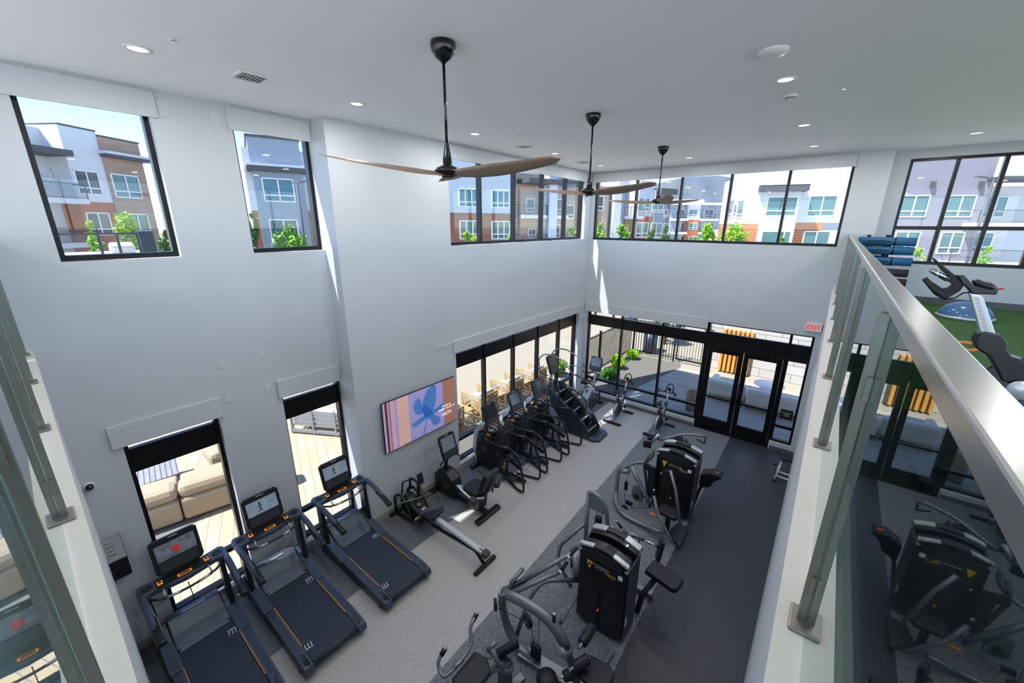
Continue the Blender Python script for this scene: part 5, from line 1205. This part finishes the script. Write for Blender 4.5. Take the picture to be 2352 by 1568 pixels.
dup(S0, (-3.0, 10.40, 0), PI/2-.05, 'right spin bike facing the far window, nearest the double doors')

# small adjustable bench by the right wall
r = thing('weight_bench', 'black padded weight bench half hidden by the curb at the right wall', 'bench', (-.13, 9.95, 0))
MB().bx(-.03, .62, .08, .38, .42, .49).build('seat_pad', 'upholstery', r, bevel=.03)
MB().bx(-.08, -.02, -.20, .36, .0, .05).build('rear_foot', 'matte black', r, bevel=.01)
MB().tube([(-.05, -.16, .04), (-.02, .0, .25), (.02, .2, .42)], .03, 8).build('post', 'silver plastic', r)
MB().tube([(-.03, -.04, .20), (.6, -.04, .16)], .02, 8).tube([(-.03, -.12, .12), (.6, -.12, .1)], .02, 8).build('frame_tube', 'machine silver', r)
MB().lathe([(0, .03), (.03, .03), (.03, -.03), (0, -.03)], (-.1, .06, .3), (1, 0, 0), 12).build('adjust_knob', 'matte black', r)
# ================================================================== WEIGHT STACK STATIONS
M('tower black', '0d0f12', .3, 0, var=.1, coat=.2); M('tower side', '4a4f55', .35, .45); M('tower panel', '1b1e22', .45, 0, var=.08)
M('weight steel', '25272b', .4, .6)
def A(px, py, **k): return at(px, py, **k)
def tower(par, x0, x1, yf, yb, ztop, warn):
    """two back-to-back weight stack shrouds, front face towards -y"""
    w = x1-x0; xc = (x0+x1)/2
    for k, (ya, yc, f) in enumerate(((yf, yf+.17, -1), (yb-.17, yb, 1))):
        body = MB(); n = 10
        arch = [(x0+w*i/n, ztop-.07+.075*math.sin(PI*i/n)) for i in range(n+1)]
        lo = [(x1, .22), (x1-.05, .08), (x1-.14, .03), (x0+.14, .03), (x0+.05, .08), (x0, .22)]
        sh = body.prism(arch+lo, ya, yc, 'y').build('stack_shroud', 'tower black', par, bevel=.012)
        # silver rim ends and dark centre grip on the arch
        for nm, mt, a, b in (('rim_end', 'machine silver', 0, .30), ('rim_grip', 'tower panel', .30, .70), ('rim_end', 'machine silver', .70, 1)):
            up = []; dn = []; m = 6
            for i in range(m+1):
                s = a+(b-a)*i/m; z = ztop-.07+.075*math.sin(PI*s); up.append((x0-.012+(w+.024)*s, z+.022)); dn.append((x0-.012+(w+.024)*s, z-.012))
            if a == 0: up = [(x0-.012, ztop-.16)]+up
            if b == 1: up = up+[(x1+.012, ztop-.16)]
            dn = dn[::-1]
            if b == 1: dn = [(x1-.04, ztop-.13)]+dn
            if a == 0: dn = dn+[(x0+.04, ztop-.13)]
            rm = MB().prism(up+dn, (ya-.012 if f < 0 else yc-.09), (ya+.055 if f < 0 else yc+.012), 'y').build(nm, mt, sh, bevel=.005)
            if nm == 'rim_end':
                sx = (x0+.025) if a == 0 else (x1-.025); bm_ = MB()
                for z in (ztop-.09, ztop-.035): bm_.cyl((sx, ya-.016, z), (sx, ya-.008, z), .008, seg=8)
                bm_.build('rim_screws', 'matte black', rm)
        # tray and panels on the front
        fy = ya if f < 0 else yc; s_ = -1 if f < 0 else 1
        MB().prism([(x0+.05, ztop-.19), (x1-.05, ztop-.19), (x1-.07, ztop-.09), (xc+.15, ztop-.045), (xc-.15, ztop-.045), (x0+.07, ztop-.09)], min(fy, fy+s_*.012), max(fy, fy+s_*.012), 'y').build('accessory_tray', 'tower panel', sh, bevel=.004)
        MB().bx(xc-.03, xc+.03, min(fy, fy+s_*.008), max(fy, fy+s_*.008), .12, ztop-.42).build('weight_window', 'matte black', sh)
        wk = MB()
        for i in range(12): wk.bx(xc-.025, xc+.025, min(fy+s_*.008, fy+s_*.013), max(fy+s_*.008, fy+s_*.013), .14+.045*i, .175+.045*i)
        wk.build('weight_plates', 'weight steel', sh)
        MB().cyl((xc, fy, .42), (xc, fy+s_*.05, .42), .014, seg=8).build('selector_pin', 'orange', sh)
        for dx in (-.21, .09): MB().bx(xc+dx-.06, xc+dx+.18, min(fy, fy+s_*.006), max(fy, fy+s_*.006), .10, ztop-.40).build('shroud_panel', 'tower panel' if 0 else 'tower black', sh, bevel=.002)
        if f < 0 and warn:
            tri = MB().prism([(x0+.11, ztop-.26), (x0+.20, ztop-.255), (x0+.165, ztop-.375), (x0+.15, ztop-.375)], fy-.004, fy-.001, 'y').build('warning_triangle', 'yellow', sh)
            MB().cyl((x0+.157, fy-.006, ztop-.305), (x0+.157, fy-.004, ztop-.305), .02, seg=12).build('warning_symbol', 'matte black', tri)
            text('LAT PULLDOWN', .032, 'white vinyl', sh, 'station_lettering', (xc-.02, fy-.002, ztop-.275), (PI/2, 0, 0), .0005)
            text('ROW  LOW  500', .022, 'white vinyl', sh, 'station_lettering', (xc-.02, fy-.002, ztop-.315), (PI/2, 0, 0), .0005)
            text('PRO', .07, 'yellow', sh, 'station_lettering', (xc+.13, fy-.002, ztop-.335), (PI/2, 0, 0), .0005)
            MB().bx(x1-.11, x1-.05, fy-.003, fy, ztop-.31, ztop-.24).build('label_plate', 'white plastic', sh)
    for x, sx in ((x0, -1), (x1, 1)): MB().bx(min(x, x+sx*.022), max(x, x+sx*.022), yf+.04, yb-.04, .03, ztop-.12).build('side_cover', 'tower side', par, bevel=.008)
    MB().bx(x0+.05, x1-.05, yf+.17, yb-.17, .05, ztop-.14).build('core_frame', 'matte black', par)
    MB().bx(x1+.022, x1+.026, yf+.06, yf+.11, .30, .44).build('spec_plate', 'white plastic', par)

def pads(par, nm, pts, t_, mt='upholstery', axis='z', lo=0, bev=.02): return MB().prism(pts, lo, lo+t_, axis).build(nm, mt, par, bevel=bev)
def pulley(par, c, ax, r=.055, w=.03, nm='pulley'):
    a = Vector(ax).normalized(); c = Vector(c); o = MB().cyl(c-a*w/2, c+a*w/2, r, seg=20).build(nm, 'matte black', par, bevel=.004)
    MB().cyl(c-a*(w/2+.006), c+a*(w/2+.006), r*.3, seg=12).build('pulley_hub', 'machine grey', o); return o
def cable(par, *p): return MB().tube(p, .005, 6).build('cable', 'matte black', par)

# ---- nearest station: tower, pulldown seat in front, pulley arch and press arm behind
g = thing('multi_gym_station', 'nearest multi station weight machine with a yellow warning triangle on its black shroud', 'weight machine')
tower(g, -2.04, -1.36, 4.10, 4.56, 1.40, True)
# low curved front frame
fp = [(-2.62, 3.10, .95), (-2.66, 3.16, .60), (-2.62, 3.20, .28), (-2.46, 3.20, .08), (-2.10, 3.18, .05), (-1.70, 3.2, .05), (-1.35, 3.3, .05)]
MB().tube([fp[0], fp[1], fp[2], fp[3], fp[4]], .055, 10, fillet=.16, flat=1.3).build('front_frame', 'machine grey', g)
MB().bar((-2.36, 3.17, .055), (-1.30, 3.32, .055), .17, .07).build('floor_beam', 'machine grey', g, bevel=.01)
MB().tube([(-2.60, 3.10, .96), (-2.30, 3.13, 1.0), (-2.0, 3.16, .98), (-1.80, 3.18, .86), (-1.70, 3.2, .66)], .06, 10, fillet=.12, flat=1.25).build('top_beam', 'machine grey', g)
MB().tube([(-1.71, 3.2, .68), (-1.66, 3.2, .58), (-1.6, 3.22, .40), (-1.52, 3.24, .1)], .045, 8, fillet=.05, flat=1.2).build('seat_column', 'machine grey', g)
MB().cyl((-1.74, 3.2, .70), (-1.68, 3.2, .57), .07, .08, seg=16).build('column_collar', 'machine silver', g)
MB().cyl((-1.86, 3.17, .95), (-1.86, 3.17, 1.08), .022, seg=12).build('locking_knob', 'matte black', g)
MB().cyl((-1.86, 3.17, 1.08), (-1.86, 3.17, 1.095), .020, seg=12).build('knob_cap', 'dark silver', g)
# side braces to the tower
MB().tube([(-2.50, 3.25, .08), (-2.50, 3.55, .52), (-2.42, 3.75, .72), (-2.05, 4.2, .60)], .032, 10, fillet=.14).build('side_brace', 'machine grey', g)
# twin lever arms
h1, h2 = Vector((-2.58, 3.12, 1.03)), Vector((-2.52, 3.28, 1.06))
e1 = A(1318, 1265, z=1.42); e2 = A(1290, 1296, z=1.30)
ha = A(1330, 1257, z=1.46); s1 = A(1208, 1330, z=1.08); s2 = A(1170, 1364, z=1.0)
for (p, q, k) in ((s1, A(1312, 1270, z=1.40), 0), (s2, A(1290, 1310, z=1.22), 1)):
    ar = MB().tube([p, q], .030, 10).build('lever_arm', 'machine grey', g)
    hd = [(A(1306, 1278, z=1.37), A(1326, 1256, z=1.46)), (A(1287, 1313, z=1.22), A(1303, 1290, z=1.30))][k]
    MB().tube([hd[0], hd[1]], .024, 10).build('hand_grip', 'matte black', ar); MB().tube([hd[0]-(hd[1]-hd[0])*.12, hd[0]+(hd[1]-hd[0])*.1], .03, 10).build('grip_collar', 'machine silver', ar)
MB().tube([A(1172, 1340, z=1.08), A(1202, 1305, z=1.16)], .028, 10).build('counter_handle', 'machine grey', g)
MB().tube([A(1144, 1368, z=.98), A(1180, 1362, z=1.0)], .026, 10).build('counter_handle', 'machine grey', g)
MB().bar(s1, (-2.60, 3.10, .98), .05, .06).bar(s2, (-2.60, 3.08, .98), .05, .06).build('arm_hinge', 'tower side', g, bevel=.006)
pulley(g, (-2.68, 3.04, .74), (1, 1, 0), .075, .04); pulley(g, (-2.25, 3.18, .66), (.4, 1, 0), .085, .05, 'cam'); pulley(g, (-1.84, 3.28, .82), (1, .3, 0), .05)
cable(g, (-2.66, 3.06, .68), (-2.3, 3.18, .62)); cable(g, (-2.5, 3.14, 1.0), (-1.92, 3.2, .92), (-1.84, 3.28, .80)); cable(g, (-2.20, 3.18, .60), (-2.16, 3.2, .34)); cable(g, (-2.08, 3.18, .90), (-2.09, 3.2, .34)); cable(g, (-1.84, 3.3, .78), (-1.98, 4.12, .55)); cable(g, (-2.12, 3.2, .12), (-2.13, 3.2, .02))
MB().bx(-2.2, -2.05, 3.17, 3.23, .10, .34).build('pulley_block', 'matte black', g, bevel=.02)
# rollers and seat
def roller(par, a, b, r_, nm='roller_pad'):
    a, b = Vector(a), Vector(b); d = (b-a).normalized(); o = MB().cyl(a, b, r_, seg=20).build(nm, 'upholstery', par, bevel=.015); MB().cyl(a-d*.06, b+d*.02, .018, seg=10).build('roller_axle', 'chrome', o); return o
roller(g, A(1336, 1478, z=.72), A(1362, 1436, z=.76), .062)
roller(g, (-1.52, 3.08, .62), (-1.42, 3.26, .66), .062); roller(g, (-1.60, 3.0, .50), (-1.52, 3.1, .5), .06)
MB().prism([(-.17, -.17), (.12, -.16), (.2, -.1), (.2, .12), (.1, .17), (-.15, .13)], .46, .53, 'z').xf(Matrix.Translation((-1.33, 3.27, 0))).build('seat', 'upholstery', g, bevel=.02)
MB().tube([(-1.33, 3.27, .48), (-1.36, 3.27, .06)], .04, 8).build('seat_post', 'frame dark', g)
MB().bar((-1.40, 3.95, .05), (-1.45, 3.45, .05), .08, .05).build('foot_bar', 'machine grey', g, bevel=.006)
# pulley arch behind
MB().tube([(-2.28, 4.74, .03), (-2.28, 4.74, 1.68)], .034, 8).tube([(-2.27, 4.74, 1.66), (-2.18, 4.74, 1.70), (-2.04, 4.74, 1.64), (-1.98, 4.74, 1.52), (-1.90, 4.74, 1.05), (-1.88, 4.74, .05)], .034, 8, fillet=.08).build('pulley_arch', 'machine grey', g)
MB().prism([(-2.25, 1.42), (-2.0, 1.42), (-2.03, 1.62), (-2.15, 1.68), (-2.25, 1.68)], 4.72, 4.76, 'y').build('arch_gusset', 'machine grey', g, bevel=.004)
MB().bx(-2.14, -2.04, 4.70, 4.78, 1.15, 1.34).build('pulley_block', 'matte black', g, bevel=.02); cable(g, (-2.12, 4.74, 1.45), (-2.13, 4.74, .8)); cable(g, (-2.05, 4.74, 1.4), (-2.04, 4.74, .8))
MB().tube([(-2.30, 4.72, 1.10), (-2.62, 4.55, .62), (-2.60, 4.45, .40), (-2.3, 4.4, .12)], .030, 8, fillet=.07).build('rear_brace', 'machine grey', g)
MB().cyl((-2.22, 4.22, .80), (-2.12, 4.30, .80), .20, seg=20).build('cam_cover', 'machine grey', g, bevel=.01); MB().cyl((-2.235, 4.21, .78), (-2.22, 4.22, .78), .06, seg=16).build('cam_hub', 'matte black', g)
# press arm with pad, grips
yy = 5.35
MB().tube([A(1432, 1218, y=yy), A(1476, 1238, y=yy)], .032, 10).build('press_arm', 'machine grey', g); MB().tube([A(1476, 1238, y=yy), A(1512, 1256, y=yy)], .022, 10).build('press_rod', 'chrome', g)
q_ = A(1516, 1262, y=yy); MB().box(q_, (.06, .17, .40), (0, .12, .5)).build('chest_pad', 'upholstery', g, bevel=.028)
for (a_, b_) in (((1406, 1211), (1419, 1234)), ((1417, 1197), (1428, 1213))): o_ = MB().tube([A(*a_, y=yy-.1), A(*b_, y=yy-.1)], .020, 8).build('hand_grip', 'matte black', g); MB().ell(A(*a_, y=yy-.1), (.024, .024, .024), seg=10).build('grip_end', 'chrome', o_)
MB().tube([(-1.92, 4.76, 1.0), A(1420, 1226, y=5.2), A(1455, 1262, y=5.05), (-1.62, 5.0, .05)], .035, 8, fillet=.1).build('rear_frame', 'machine grey', g)
MB().tube([(-1.78, 5.35, .78), (-1.8, 5.3, .04)], .045, 8).build('rear_post', 'machine grey', g); MB().tube([A(1468, 1238, y=yy), A(1467, 1252, y=yy)], .01, 6).build('hook', 'matte black', g)
# side seat
MB().prism([(-.24, -.14), (.2, -.155), (.25, -.1), (.25, .1), (.2, .155), (-.24, .14)], .58, .68, 'z').xf(Matrix.Translation((-1.12, 5.0, 0)) @ Matrix.Rotation(-.15, 4, 'Z')).build('side_seat', 'upholstery', g, bevel=.03)
MB().tube([(-1.22, 4.98, .56), (-1.34, 4.8, .30), (-1.36, 4.7, .05)], .04, 8).build('side_seat_post', 'matte black', g)
MB().bar((-1.55, 5.1, .06), (-1.27, 5.12, .06), .10, .08).build('rear_foot', 'machine grey', g, bevel=.01)

# ---- second tower farther back
g = thing('multi_gym_station', 'farther multi station weight machine beside the double doors, with twin press levers', 'weight machine')
tower(g, -2.03, -1.34, 7.15, 7.62, 1.40, False)
for s in g.children:
    if s.name.startswith('stack_shroud'):
        MB().prism([(-1.93, 1.15), (-1.84, 1.155), (-1.875, 1.04), (-1.89, 1.04)], 7.145, 7.149, 'y').build('warning_triangle', 'yellow', s)
        text('CABLE COLUMN', .034, 'white vinyl', s, 'station_lettering', (-1.68, 7.146, 1.115), (PI/2, 0, 0), .0005); text('PRO', .07, 'yellow', s, 'station_lettering', (-1.53, 7.146, 1.07), (PI/2, 0, 0), .0005)
        MB().bx(-1.45, -1.39, 7.146, 7.149, 1.08, 1.15).build('label_plate', 'white plastic', s); break
c = lambda x, y: (1400+x/5.408, 980+y/5.408)
def T(nm, pts, r_, yv, mt='machine grey', f=.06, par=None, flat=1.0, seg=9):
    P = []
    for i, p in enumerate(pts):
        y_ = yv[i] if isinstance(yv, (list, tuple)) else yv
        q = A(*c(*p), y=y_)
        P.append(q if q.z > .06 else A(*c(*p), z=.06))
    return MB().tube(P, r_, seg, fillet=f, flat=flat).build(nm, mt, par or g)
# tall C frame left of the tower
T('front_frame', [(115, 480), (85, 800), (75, 960), (150, 1080), (300, 1165), (440, 1230), (650, 1310)], .040, [6.95, 6.95, 6.9, 6.75, 6.6, 6.5, 6.35], f=.16)
T('cross_beam', [(120, 540), (240, 560)], .05, 6.95)
T('diagonal_beam', [(270, 490), (380, 720), (500, 960)], .045, [7.0, 6.95, 6.85])
T('top_brace', [(200, 520), (300, 440), (430, 450), (540, 370), (545, 250)], .032, [7.1, 7.2, 7.3, 7.35, 7.4], f=.12)
T('top_handle', [(530, 190), (610, 95)], .030, 7.3, 'chrome'); 
MB().box(A(*c(470, 215), y=7.3), (.16, .05, .16), (0, 0, .3)).build('small_pad', 'upholstery', g, bevel=.025)
MB().box(A(*c(510, 145), y=7.6), (.13, .05, .08), (0, 0, .3)).build('small_pad', 'upholstery', g, bevel=.02)
T('lat_bar', [(620, 160), (760, 130), (900, 95), (1060, 95), (1220, 125)], .026, [7.7, 7.8, 7.9, 7.95, 8.0], f=.15)
T('lat_grip', [(1190, 140), (1180, 210), (1080, 150)], .014, 8.0, 'matte black', f=.02)
MB().box(A(*c(860, 165), y=7.85), (.16, .12, .14), (.2, .3, .5)).build('thigh_pad', 'upholstery', g, bevel=.02)
MB().prism([(0, 0), (.16, 0), (.05, .22)], -.03, .03, 'y').xf(Matrix.Translation(A(*c(900, 250), y=7.75))).build('pad_bracket', 'tower side', g)
o_ = A(*c(345, 850), y=6.98); MB().prism([(-.10, .22), (.02, .24), (.12, .0), (.12, -.12), (-.05, -.13), (-.12, -.04)], -.03, .03, 'y').xf(Matrix.Translation(o_)).build('cam_cover', 'machine grey', g, bevel=.01)
MB().cyl(o_+Vector((0, -.045, -.01)), o_+Vector((0, .04, -.01)), .055, seg=16).build('cam_hub', 'matte black', g)
MB().box(A(*c(205, 730), y=6.9), (.07, .05, .20)).build('pulley_block', 'matte black', g, bevel=.015)
pulley(g, A(*c(185, 1015), y=6.8), (.3, 1, 0), .08, .035); cable(g, A(*c(215, 620), y=6.9), A(*c(180, 960), y=6.85)); cable(g, A(*c(240, 1000), y=6.9), A(*c(470, 1010), y=6.8))
T('backrest_support', [(500, 330), (430, 480), (500, 1000)], .03, [7.1, 7.05, 6.95], 'tower side')
MB().prism([(-.08, .34), (.07, .36), (.12, -.30), (-.0, -.32)], -.04, .04, 'y').xf(Matrix.Translation(A(*c(505, 690), y=7.0))).build('backrest', 'upholstery', g, bevel=.02)
MB().box(A(*c(480, 500), y=6.98), (.17, .06, .14), (0, .3, 0)).build('head_pad', 'upholstery', g, bevel=.02)
MB().box(A(*c(240, 950), y=6.95), (.14, .05, .12), (0, .1, 0)).build('side_pad', 'upholstery', g, bevel=.02)
sp = A(*c(740, 1050), z=.50); MB().prism([(-.20, -.14), (.16, -.16), (.2, 0), (.16, .16), (-.18, .14)], -.05, .03, 'z').xf(Matrix.Translation(sp)).build('seat', 'upholstery', g, bevel=.03)
MB().tube([sp, (sp.x, sp.y, .05)], .045, 8).build('seat_post', 'matte black', g)
for p in ((540, 1085), (835, 1125)): MB().box(A(*c(*p), z=.42), (.11, .04, .03), (0, .3, .3)).build('adjust_lever', 'orange', g, bevel=.006)
# twin press levers
for a_, m_, b_, yv in (((755, 540), (820, 780), (880, 1230), [6.7, 6.6, 6.45]), ((550, 850), (600, 1080), (780, 1440), [6.45, 6.35, 6.15])):
    l_ = T('press_lever', [a_, m_, b_], .028, yv, f=.05)
    P = A(*c(*a_), y=yv[0]); MB().tube([P, P+Vector((-.13, -.02, -.10)) if a_[0] > 700 else P+Vector((.0, -.03, .12))], .020, 8).build('lever_grip', 'matte black', l_); MB().ell(P+Vector((-.14, -.02, -.11)) if a_[0] > 700 else P+Vector((.0, -.03, .13)), (.022, .022, .022), seg=10).build('grip_end', 'chrome', l_)
pl_ = [A(*c(*p), z=.12) for p in ((730, 1300), (830, 1195), (985, 1235), (870, 1480))]
MB().prism([(p.x, p.y) for p in pl_], .04, .12, 'z').build('foot_platform', 'charcoal plastic', g, bevel=.01)
# right side seat pad
pr = A(*c(1250, 600), y=7.9); MB().prism([(-.16, .02), (.02, .12), (.20, .13), (.22, .06), (.10, -.05), (.05, -.20), (-.10, -.28), (-.16, -.25)], -.13, .13, 'y').xf(Matrix.Translation(pr)).build('side_seat', 'upholstery', g, bevel=.03)
MB().tube([A(*c(1310, 560), y=7.85), A(*c(1360, 580), y=7.85)], .014, 8).build('side_seat_lever', 'orange', g)
MB().tube([pr, (-1.32, 7.8, .40), (-1.36, 7.7, .1)], .03, 8).build('side_seat_post', 'frame dark', g)

# ---- seated station at the bottom edge
g = thing('seated_press_machine', 'seated weight machine with two curved silver tipped handles at the bottom edge of the view', 'weight machine')
d = lambda x, y: (960+x/4.3556, 1320+y/4.3556)
def D(nm, pts, r_, zs, mt='machine grey', f=.08, par=None):
    return MB().tube([A(*d(*p), z=zs[i]) for i, p in enumerate(pts)], r_, 10, fillet=f).build(nm, mt, par or g)
h_ = D('handle_bar', [(575, 410), (515, 530), (545, 690), (440, 850), (330, 970), (260, 1030), (210, 950), (200, 860), (250, 770)], .021, [1.18, 1.12, 1.02, .96, .94, .93, .95, 1.0, 1.05], f=.07)
for p, q in (((550, 460), (590, 385)), ((235, 800), (272, 735))):
    o_ = D('hand_grip', [p, q], .027, [1.14, 1.2], 'matte black', par=h_); MB().ell(A(*d(*q), z=1.2), (.024, .024, .026), seg=10).build('grip_end', 'chrome', o_)
D('handle_sleeve', [(450, 840), (350, 940)], .026, [.96, .945], 'dark silver')
bp_ = [A(*d(*p), z=.90) for p in ((330, 1040), (570, 750), (700, 840), (735, 960), (560, 1200), (380, 1150))]
MB().prism([(p.x, p.y) for p in bp_], .84, .91, 'z').build('backrest', 'upholstery', g, bevel=.03)
D('pivot_beam', [(700, 750), (780, 670)], .03, [.92, .98]); 
MB().box(A(*d(690, 780), z=.90), (.12, .10, .03), (.4, .2, .6)).build('pivot_bracket', 'tower side', g, bevel=.006)
D('support_arm', [(740, 740), (800, 880), (850, 920)], .03, [.95, .80, .72])
D('side_frame', [(870, 640+100), (930, 860), (935, 950), (900, 975), (800, 930), (740, 960), (620, 1110), (560, 1200)], .030, [.40, .5, .55, .6, .72, .75, .78, .8], f=.06)
MB().box(A(*d(890, 740), z=.70), (.09, .30, .12), (.5, .2, -.6)).build('arm_pad', 'upholstery', g, bevel=.03)
MB().box(A(*d(870, 1000), z=.35), (.16, .10, .5)).build('column', 'tower side', g, bevel=.01); ce = A(*d(870, 1000), z=.35)
MB().bar((ce.x, ce.y, .03), (ce.x-.5, ce.y-.4, .03), .1, .05).bar((ce.x, ce.y, .03), (ce.x+.05, ce.y+.3, .03), .1, .05).bar((ce.x-.02, ce.y, .03), (ce.x-.02, ce.y, .5), .07, .07).bar((ce.x, ce.y, .55), (bp_[3].x-.05, bp_[3].y, .84), .05, .05).build('base_frame', 'machine grey', g, bevel=.006)
q_ = A(*d(1290, 1040), z=.40); MB().ell(q_, (.13, .13, .07)).build('seat', 'upholstery', g)
MB().bar(q_, (q_.x, q_.y, .05), .06, .06).bar((q_.x, q_.y, .06), (ce.x, ce.y, .06), .08, .05).build('seat_post', 'machine grey', g)

# ================================================================== MEZZANINE THINGS
def mb_(px, py, y=3.4): return A(px, py, y=y)
b = thing('spin_bike', 'black and silver spin bike standing on the green turf behind the railing', 'spin bike', tuple(A(2352, 1000, y=3.4))[:2]+(ZM,))
ox, oy, oz = b.location
def L(px, py, y=3.4): p = A(px, py, y=y); return Vector((p.x-ox, p.y-oy, p.z-oz))
e = lambda x, y: (2100+x/4.611, 580+y/4.611)
def Q(pts): return [(L(*e(*p)).x, L(*e(*p)).z) for p in pts]
def prof(nm, pts, mt, w, par=b, bev=.006, y0=0): return MB().prism(Q(pts), y0-w, y0+w, 'y').build(nm, mt, par, bevel=bev)
prof('front_column', [(570, 420), (715, 450), (850, 850), (690, 840)], 'machine silver', .025)
tk = MB()
for i in range(18):
    p = L(*e(650+6.2*i, 470+21*i)); tk.bx(p.x-.012, p.x+.008, -.0265, -.0255, p.z-.001, p.z+.001)
tk.build('scale_marks', 'matte black', b)
fr = prof('main_frame', [(660, 840), (700, 825), (860, 845), (930, 890), (965, 950), (960, 1010), (1010, 1080), (1162, 1130), (1300, 1180), (1300, 1460), (900, 1330), (830, 1180), (770, 1080), (640, 1000), (615, 930)], 'black plastic', .05, bev=.01)
MB().cyl(L(*e(1190, 1480), y=3.33), L(*e(1190, 1480), y=3.47), .19, seg=36).build('flywheel', 'tower black', b, bevel=.01)
MB().lathe([(.0, .01), (.05, .01), (.055, 0)], L(*e(1130, 1460), y=3.33), (0, -1, 0), 24).build('flywheel_hub', 'machine silver', b)
prof('seat_arm', [(440, 235), (520, 235), (610, 340), (880, 380), (860, 440), (600, 430), (540, 360), (500, 330)], 'black plastic', .03)
hb = prof('handlebar_base', [(180, 50), (210, 60), (380, 200), (460, 260), (520, 340), (480, 400), (330, 490), (260, 470), (200, 410), (95, 290), (120, 265), (240, 340), (300, 380), (350, 370), (400, 330), (160, 190), (190, 165), (350, 240), (290, 190)], 'matte black', .02, bev=.004)
MB().tube([L(*e(110, 275), y=3.30), L(*e(230, 420), y=3.26), L(*e(330, 480), y=3.4)], .014, 8, fillet=.03).build('handlebar', 'matte black', b)
MB().tube([L(*e(110, 275), y=3.52), L(*e(230, 400), y=3.54), L(*e(330, 470), y=3.4)], .014, 8, fillet=.03).build('handlebar', 'matte black', b)
MB().tube([L(*e(170, 180), y=3.33), L(*e(350, 285), y=3.35)], .013, 8).build('tray_bar', 'chrome', b)
MB().ell(L(*e(740, 340)), (.055, .05, .022), (0, .35, 0)).build('tablet_rest', 'tower panel', b)
MB().tube([L(*e(880, 385)), L(*e(955, 383))], .005, 6).build('red_lever', 'red', b)
MB().tube([L(*e(340, 490)), L(*e(430, 480)), L(*e(520, 425)), L(*e(590, 420))], .004, 6).build('brake_cable', 'matte black', b)
MB().bar((-.35, -.25, .03), (-.35, .25, .03), .07, .05).bar((.55, -.25, .03), (.55, .25, .03), .07, .05).bar((-.35, 0, .05), (.55, 0, .05), .06, .05).bar((-.1, 0, .05), (0, 0, .5), .06, .05).build('base', 'matte black', b, bevel=.008)
# balance trainer
M('dome blue', '4f6f9c', .18, var=.06, coat=.3)
t = thing('balance_trainer', 'shiny blue half dome balance trainer on the green turf', 'balance trainer', (1.92, 10.15, ZM))
MB().lathe([(0, .0), (.34, .0), (.36, .02), (.36, .045), (.34, .055)], seg=36).build('base_ring', 'machine silver', t); MB().lathe([(.335, .05), (.32, .12), (.26, .20), (.16, .26), (.06, .285), (0, .29)], seg=36).build('dome', 'dome blue', t)
# rack of rolled mats by the pier
M('mat blue', '1f5c86', .7, var=.28, scale=9, stretch=(3, 30, 30)); M('mat plum', '2a2127', .7, var=.15, scale=20)
rk = thing('mat_rack', 'dark upright rack holding the rolled mats beside the pier', 'rack', (.75, 11.3, ZM))
MB().bx(-.32, -.27, -.1, .1, 0, 1.35).bx(-.03, .03, -.1, .1, 0, 1.35).bx(-.4, .25, -.18, .14, 0, .04).build('upright', 'matte black', rk)
for z in (1.16, .94, .72, .48, .27): MB().bx(-.3, .02, -.24, -.05, z-.02, z).build('shelf_arm', 'matte black', rk)
rl = None
YR = 10.98
for i, (pa, rr, mt, lb) in enumerate((((2104, 556), .08, 'mat blue', 'top one of three rolled blue mats'), ((2098, 577), .08, 'mat blue', 'middle one of three rolled blue mats'), ((2094, 602), .08, 'mat blue', 'bottom one of three rolled blue mats'), ((2085, 628), .075, 'mat plum', 'upper one of two dark foam rollers under the blue mats'), ((2080, 650), .075, 'mat plum', 'lower one of two dark foam rollers under the blue mats'))):
    p = A(*pa, y=YR); nm = 'rolled_mat' if i < 3 else 'foam_roller'
    t = thing(nm, lb, 'exercise mat' if i < 3 else 'foam roller', (p.x, YR, p.z), 0, 'rolled blue mats' if i < 3 else 'dark foam rollers')
    MB().cyl((-.85 if i < 3 else -.6, 0, 0), (0, 0, 0), rr, seg=24).build('roll', mt, t)
    MB().lathe([(0, .002), (.02, .002), (.02, .004), (.045, .004), (.045, .002), (.065, .002), (.065, .004), (rr-.006, .003)], (0, 0, 0), (1, 0, 0), 24).build('spiral_end', 'matte black', t)
    if i < 3: MB().lathe([(rr+.003, -.015), (rr+.003, .015)], (-.30, 0, 0), (1, 0, 0), 24).build('strap', 'matte black', t); MB().tube([(-.35, -rr-.01, -.0), (-.5, -rr-.012, .02), (-.72, -rr-.01, 0)], .008, 6).build('carry_cord', 'matte black', t)
# small handle gear beside the bike
t = thing('exercise_handle', 'orange looped exercise handle with a blue strap on the turf beside the railing', 'exercise handle', tuple(A(2216, 796, z=ZM+.14)))
MB().tube([(-.12, 0, 0), (-.06, .04, .04), (.06, .04, .04), (.13, 0, 0), (.06, -.04, -.03), (-.06, -.04, -.03)], .02, 8, closed=True, fillet=.03).build('loop', 'orange', t); MB().bx(-.06, .04, -.06, .06, -.14, -.05).build('weight', 'dome blue', t, bevel=.01)
